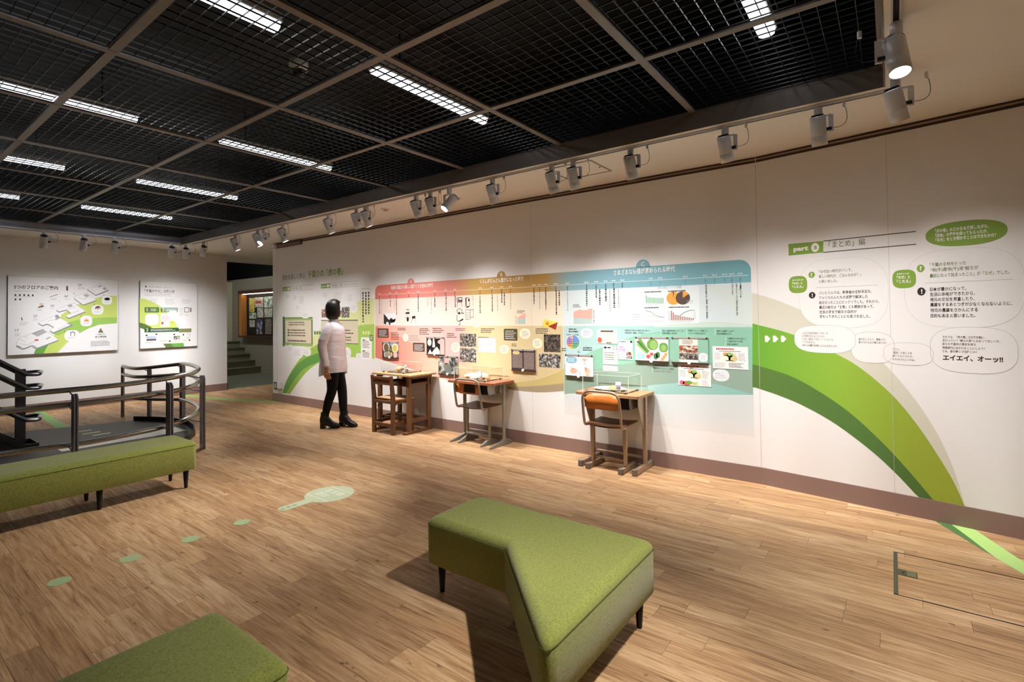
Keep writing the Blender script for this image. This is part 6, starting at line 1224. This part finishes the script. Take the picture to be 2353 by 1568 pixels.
def sheet(label, x0, y0, x1, y1, m):
    p, q = CP.uv(*q4(x0, y1)), CP.uv(*q4(x1, y0)); t = thing('pinned_sheet', label, 'poster', (p[0], YC-.022, p[1]), 0, 'sheets pinned in the notice case')
    MB().box((0, -.002, 0), (q[0]-p[0], -.0004, q[1]-p[1])).obj('paper', m, t); MB().ball(((q[0]-p[0])/2, -.004, q[1]-p[1]-.02), .008, 8, 6).obj('pin', RED, t); return t
sheet('yellow clipping pinned at the upper left of the notice case', 258, 598, 310, 735, 'np_yellow'); o8 = sheet('poster with red lettering and cut corners in the notice case', 314, 590, 392, 690, 'np_white'); sheet('pale green poster at the upper right of the notice case', 400, 582, 480, 690, 'np_green'); sheet('newspaper clipping under the red lettered poster', 335, 692, 392, 785, 'np_white'); sheet('newspaper clipping under the pale green poster', 402, 695, 478, 782, 'np_white'); sheet('small newspaper clipping under the yellow clipping', 260, 738, 325, 795, 'np_green'); sheet('small newsprint at the lower left of the notice case', 262, 808, 312, 875, 'np_white'); sheet('tall blue photo poster in the lower row of the notice case', 326, 798, 383, 940, 'np_blue'); sheet('tall grey photo poster in the lower row of the notice case', 411, 795, 470, 940, 'bw_b')
text('red_lettering', CP, '千葉氏', .02, .10, .10, RED, o8, .003) if False else MB().box((.03, -.003, .10), (.32, -.0021, .17)).obj('red_lettering', RED, o8)

# ================================================================== VISITOR
def skin_mesh(name, chains, root, m, parent, sub=2):
    """Grow one continuous surface over a skeleton of joints with a radius each."""
    vs, rs, es, key = [], [], [], {}
    def add(p, r):
        k = tuple(round(c, 4) for c in p)
        if k not in key: key[k] = len(vs); vs.append(p); rs.append(r if isinstance(r, tuple) else (r, r))
        return key[k]
    for ch in chains:
        last = None
        for p, r in ch:
            i = add(p, r)
            if last is not None and (last, i) not in es: es.append((last, i))
            last = i
    me = bpy.data.meshes.new(name); me.from_pydata(vs, es, []); me.update()
    o = bpy.data.objects.new(name, me); COL.objects.link(o)
    sk = o.modifiers.new('skin', 'SKIN'); sk.use_smooth_shade = True; sk.branch_smoothing = .3
    d = me.skin_vertices[0].data
    for i, r in enumerate(rs): d[i].radius = r; d[i].use_root = (i == root)
    if sub: ss = o.modifiers.new('sub', 'SUBSURF'); ss.levels = sub; ss.render_levels = sub
    m2 = bpy.data.meshes.new_from_object(o.evaluated_get(bpy.context.evaluated_depsgraph_get()))
    bpy.data.objects.remove(o); bpy.data.meshes.remove(me); m2.name = name
    m2.materials.clear(); m2.materials.append(MATS[m] if isinstance(m, str) else m)
    for p in m2.polygons: p.use_smooth = True
    return link(name, m2, parent)
mat('skin', 'c99a80', .55); _m = mat('shirt', 'e6e2ea', .75, spec=.2); bump(_m, noise(_m, 1, 3, .5, scaled(_m, 9, 9, 22)), .5, .02); mat('trousers', '0f0f11', .7, spec=.3); mat('boot', '121214', .35); mat('hair', '0d0b0b', .45)
PE = thing('person', 'person in white shirt, black trousers and heeled boots reading the wall', 'person', (2.655, -.69, 0), math.radians(38))
def hand(w, d, side):
    """Palm with four curled fingers of unequal length and a thumb from its side."""
    w = Vector(w); d = Vector(d).normalized(); f = Vector((1, 0, 0)); f = (f-d*f.dot(d)).normalized(); n = Vector((0, side, 0))
    palm = w+d*.045; knk = w+d*.082; C = [[(tuple(w), .021), (tuple(palm), (.019, .029))]]
    for k, (o, L) in enumerate(((.030, .070), (.010, .078), (-.010, .072), (-.029, .056))):
        a = knk+f*o; b = a+d*L*.45-n*.006; c = b+d*L*.32-n*.020; e = c+d*L*.16-n*.022
        C.append([(tuple(palm), (.019, .029)), (tuple(a), .0095), (tuple(b), .0088), (tuple(c), .0080), (tuple(e), .0066)])
    a = w+d*.025+f*.026; b = a+f*.022+d*.022-n*.010; c = b+d*.028-n*.012
    C.append([(tuple(palm), (.019, .029)), (tuple(a), .0105), (tuple(b), .0095), (tuple(c), .0078)]); return C
Rw, Lw = (.005, -.205, .765), (.085, .19, .79)
pelvis = (.035, 0, .86)
body = [[(pelvis, (.115, .085)), ((.03, 0, .98), (.105, .08)), ((.03, 0, 1.12), (.115, .085)), ((.03, 0, 1.24), (.11, .075)), ((.03, 0, 1.305), .052), ((.042, 0, 1.36), .046), ((.05, .004, 1.42), (.066, .072)), ((.048, .006, 1.475), (.072, .082)), ((.04, .006, 1.525), (.064, .074))],
        [((.03, 0, 1.24), (.11, .075)), ((.02, -.145, 1.255), .052), ((-.035, -.20, 1.02), .042), (Rw, .023)], [((.03, 0, 1.24), (.11, .075)), ((.02, .145, 1.255), .052), ((.0, .205, 1.03), .042), (Lw, .023)],
        [(pelvis, (.115, .085)), ((.035, -.08, .80), .078), ((.035, -.06, .47), .052), ((-.02, -.05, .33), .050), ((-.068, -.035, .14), .036)], [(pelvis, (.115, .085)), ((.04, .08, .80), .078), ((.115, .06, .47), .052), ((.125, .055, .33), .050), ((.135, .05, .14), .036)]]
hR = hand(Rw, (.12, .0, -1), -1); hL = hand(Lw, (.2, 0, -1), 1)
skin_mesh('body', body+hR+hL, 0, 'skin', PE)
# face, turned towards the wall
fc = Matrix.Translation((.05, .004, 1.43)) @ Matrix.Rotation(math.radians(38), 4, 'Z')
fp = lambda x, y, z: tuple(fc @ Vector((x, y, z)))
MB().loft([[Vector(fp(.066, .006*c, .02+.0)) if False else Vector(fp(x, w*math.cos(a), z+h*math.sin(a))) for a in [2*PI*j/8 for j in range(8)] for c in (1,)] for x, w, z, h in ((.060, .013, -.008, .022), (.076, .011, -.014, .015), (.086, .006, -.018, .007))]).obj('nose', 'skin', PE)
for s in (-1, 1):
    MB().ball(fp(.066, s*.030, .008), (.009, .011, .007), 10, 6).obj('eye', mat('eye', '2a2220', .3), PE); MB().ball(fp(-.004, s*.073, -.004), (.014, .008, .026), 10, 6).obj('ear', 'skin', PE)
MB().ball(fp(.064, 0, -.050), (.010, .021, .006), 12, 6).obj('mouth', mat('lip', 'a8605a', .5), PE)
# bobbed hair: a cap over the skull, open at the face
rings = []; n = 32
for z, a, b in ((1.345, .074, .070), (1.365, .092, .086), (1.40, .103, .095), (1.44, .106, .097), (1.48, .105, .097), (1.52, .098, .090), (1.555, .078, .074), (1.58, .046, .044), (1.592, .012, .012)):
    R_ = []
    for j in range(n):
        t = 2*PI*j/n; c = math.cos(t); k = 1.0
        if z < 1.535 and c > .45: k = 1-.42*min(1, (c-.45)/.25)
        q = fc @ Vector((a*c*k-.012, b*math.sin(t)*(1+.02*math.sin(7*t)), 0)); R_.append(Vector((q.x, q.y, z+(.02*max(0, c) if z < 1.4 else 0)+.006*math.sin(5*t)*(z < 1.36))))
    rings.append(R_)
MB().loft(rings, True).obj('hair', 'hair', PE, fix=True)
# loose shirt: body, sleeves, collar
rings = []; n = 40
for z, c, d, w in ((.0, .025, .158, .212), (.06, .025, .160, .214), (.14, .025, .156, .210), (.22, .025, .150, .204), (.32, .028, .144, .198), (.42, .03, .140, .196), (.50, .03, .136, .197), (.56, .03, .122, .190), (.595, .03, .098, .160), (.62, .032, .072, .105), (.640, .036, .058, .066), (.665, .040, .056, .060)):
    R_ = []
    for j in range(n):
        t = 2*PI*j/n; k = 1+(.035*math.sin(6*t+z*9)+.02*math.sin(11*t-z*14))*max(0, 1-z/.55); zz = .675+z+(1-min(1, z/.22))*(.028*math.cos(t)-.012*math.cos(2*t))
        R_.append(Vector((c+d*k*math.cos(t), w*k*math.sin(t), zz)))
    rings.append(R_)
sh = MB().loft(rings, False)
for pts in ([(.025, -.135, 1.245), (.015, -.175, 1.20), (-.015, -.205, 1.11), (-.035, -.212, 1.02), (-.020, -.212, .92), (.0, -.208, .83), (.004, -.207, .79)], [(.025, .135, 1.245), (.015, .175, 1.20), (.0, .205, 1.11), (.0, .212, 1.03), (.03, .208, .94), (.072, .198, .85), (.08, .193, .815)]):
    P = smooth([Vector(p) for p in pts], 3); sh.tube(P, [(.064-.022*i/(len(P)-1))*(1+.05*math.sin(i*2.1)) for i in range(len(P))], 16, False)
so = sh.obj('shirt', 'shirt', PE, fix=False)
MB().lathe([(.055, 0), (.060, .012), (.054, .030), (.052, .028)], (.037, 0, 1.312), 24, cap=False).obj('collar', 'shirt', so)
for s, (wx_, wy, wz) in ((-1, (.004, -.207, .79)), (1, (.08, .193, .815))): MB().lathe([(.041, -.02), (.044, -.018), (.044, .02), (.041, .022)], (wx_, wy, wz), 18, cap=False).obj('cuff', 'shirt', so)
skin_mesh('trousers', [[((.035, 0, .90), (.135, .105)), ((.035, 0, .80), (.14, .105)), ((.035, -.078, .72), (.090, .086)), ((.036, -.066, .58), .076), ((.033, -.06, .47), .063), ((-.02, -.05, .33), .058), ((-.062, -.036, .16), .046)],
                       [((.035, 0, .80), (.14, .105)), ((.045, .078, .72), (.090, .086)), ((.085, .066, .58), .076), ((.115, .06, .47), .063), ((.125, .055, .33), .058), ((.134, .05, .16), .046)]], 0, 'trousers', PE)
def boot(x, y, a, ax):
    M_ = Matrix.Translation((x, y, 0)) @ Matrix.Rotation(a, 4, 'Z'); mb = MB()
    prof = [(-.082, .030, .05, .15), (-.074, .036, .045, .165), (-.05, .041, .042, .172), (-.012, .042, .034, .170), (.022, .041, .020, .135), (.058, .040, .010, .092), (.095, .041, .006, .068), (.130, .036, .006, .052), (.152, .022, .010, .036)]
    rings = []
    for u, hw, z0, z1_ in prof:
        rings.append([M_ @ Vector((u, hw*math.copysign(abs(math.cos(t))**.7, math.cos(t)), (z0+z1_)/2+(z1_-z0)/2*math.copysign(abs(math.sin(t))**.8, math.sin(t)))) for t in [2*PI*j/16 for j in range(16)]])
    b = mb.loft(rings, True).obj('boot', 'boot', PE, fix=True)
    MB().box((-.080, -.030, 0), (-.022, .030, .056), M_).obj('heel', 'boot', b); MB().add([M_ @ Vector(p) for p in [(.02, -.038, 0), (.10, -.042, 0), (.15, -.02, .004), (.15, .02, .004), (.10, .042, 0), (.02, .038, 0), (.02, -.038, .012), (.10, -.042, .012), (.15, -.02, .014), (.15, .02, .014), (.10, .042, .012), (.02, .038, .012)]], [[5,4,3,2,1,0],[6,7,8,9,10,11]]+[[i, (i+1) % 6, (i+1) % 6+6, i+6] for i in range(6)]).obj('sole', 'boot', b)
    MB().loft([[M_ @ Vector((c+r*math.cos(t), r*.95*math.sin(t), z)) for t in [2*PI*j/16 for j in range(16)]] for z, c, r in ((.10, -.030, .045), (.15, -.030, .050), (.195, -.028, .053), (.198, -.028, .047))], False).obj('shaft', 'boot', b)
boot(-.038, -.034, .05, 0); boot(.165, .05, -.28, 0)
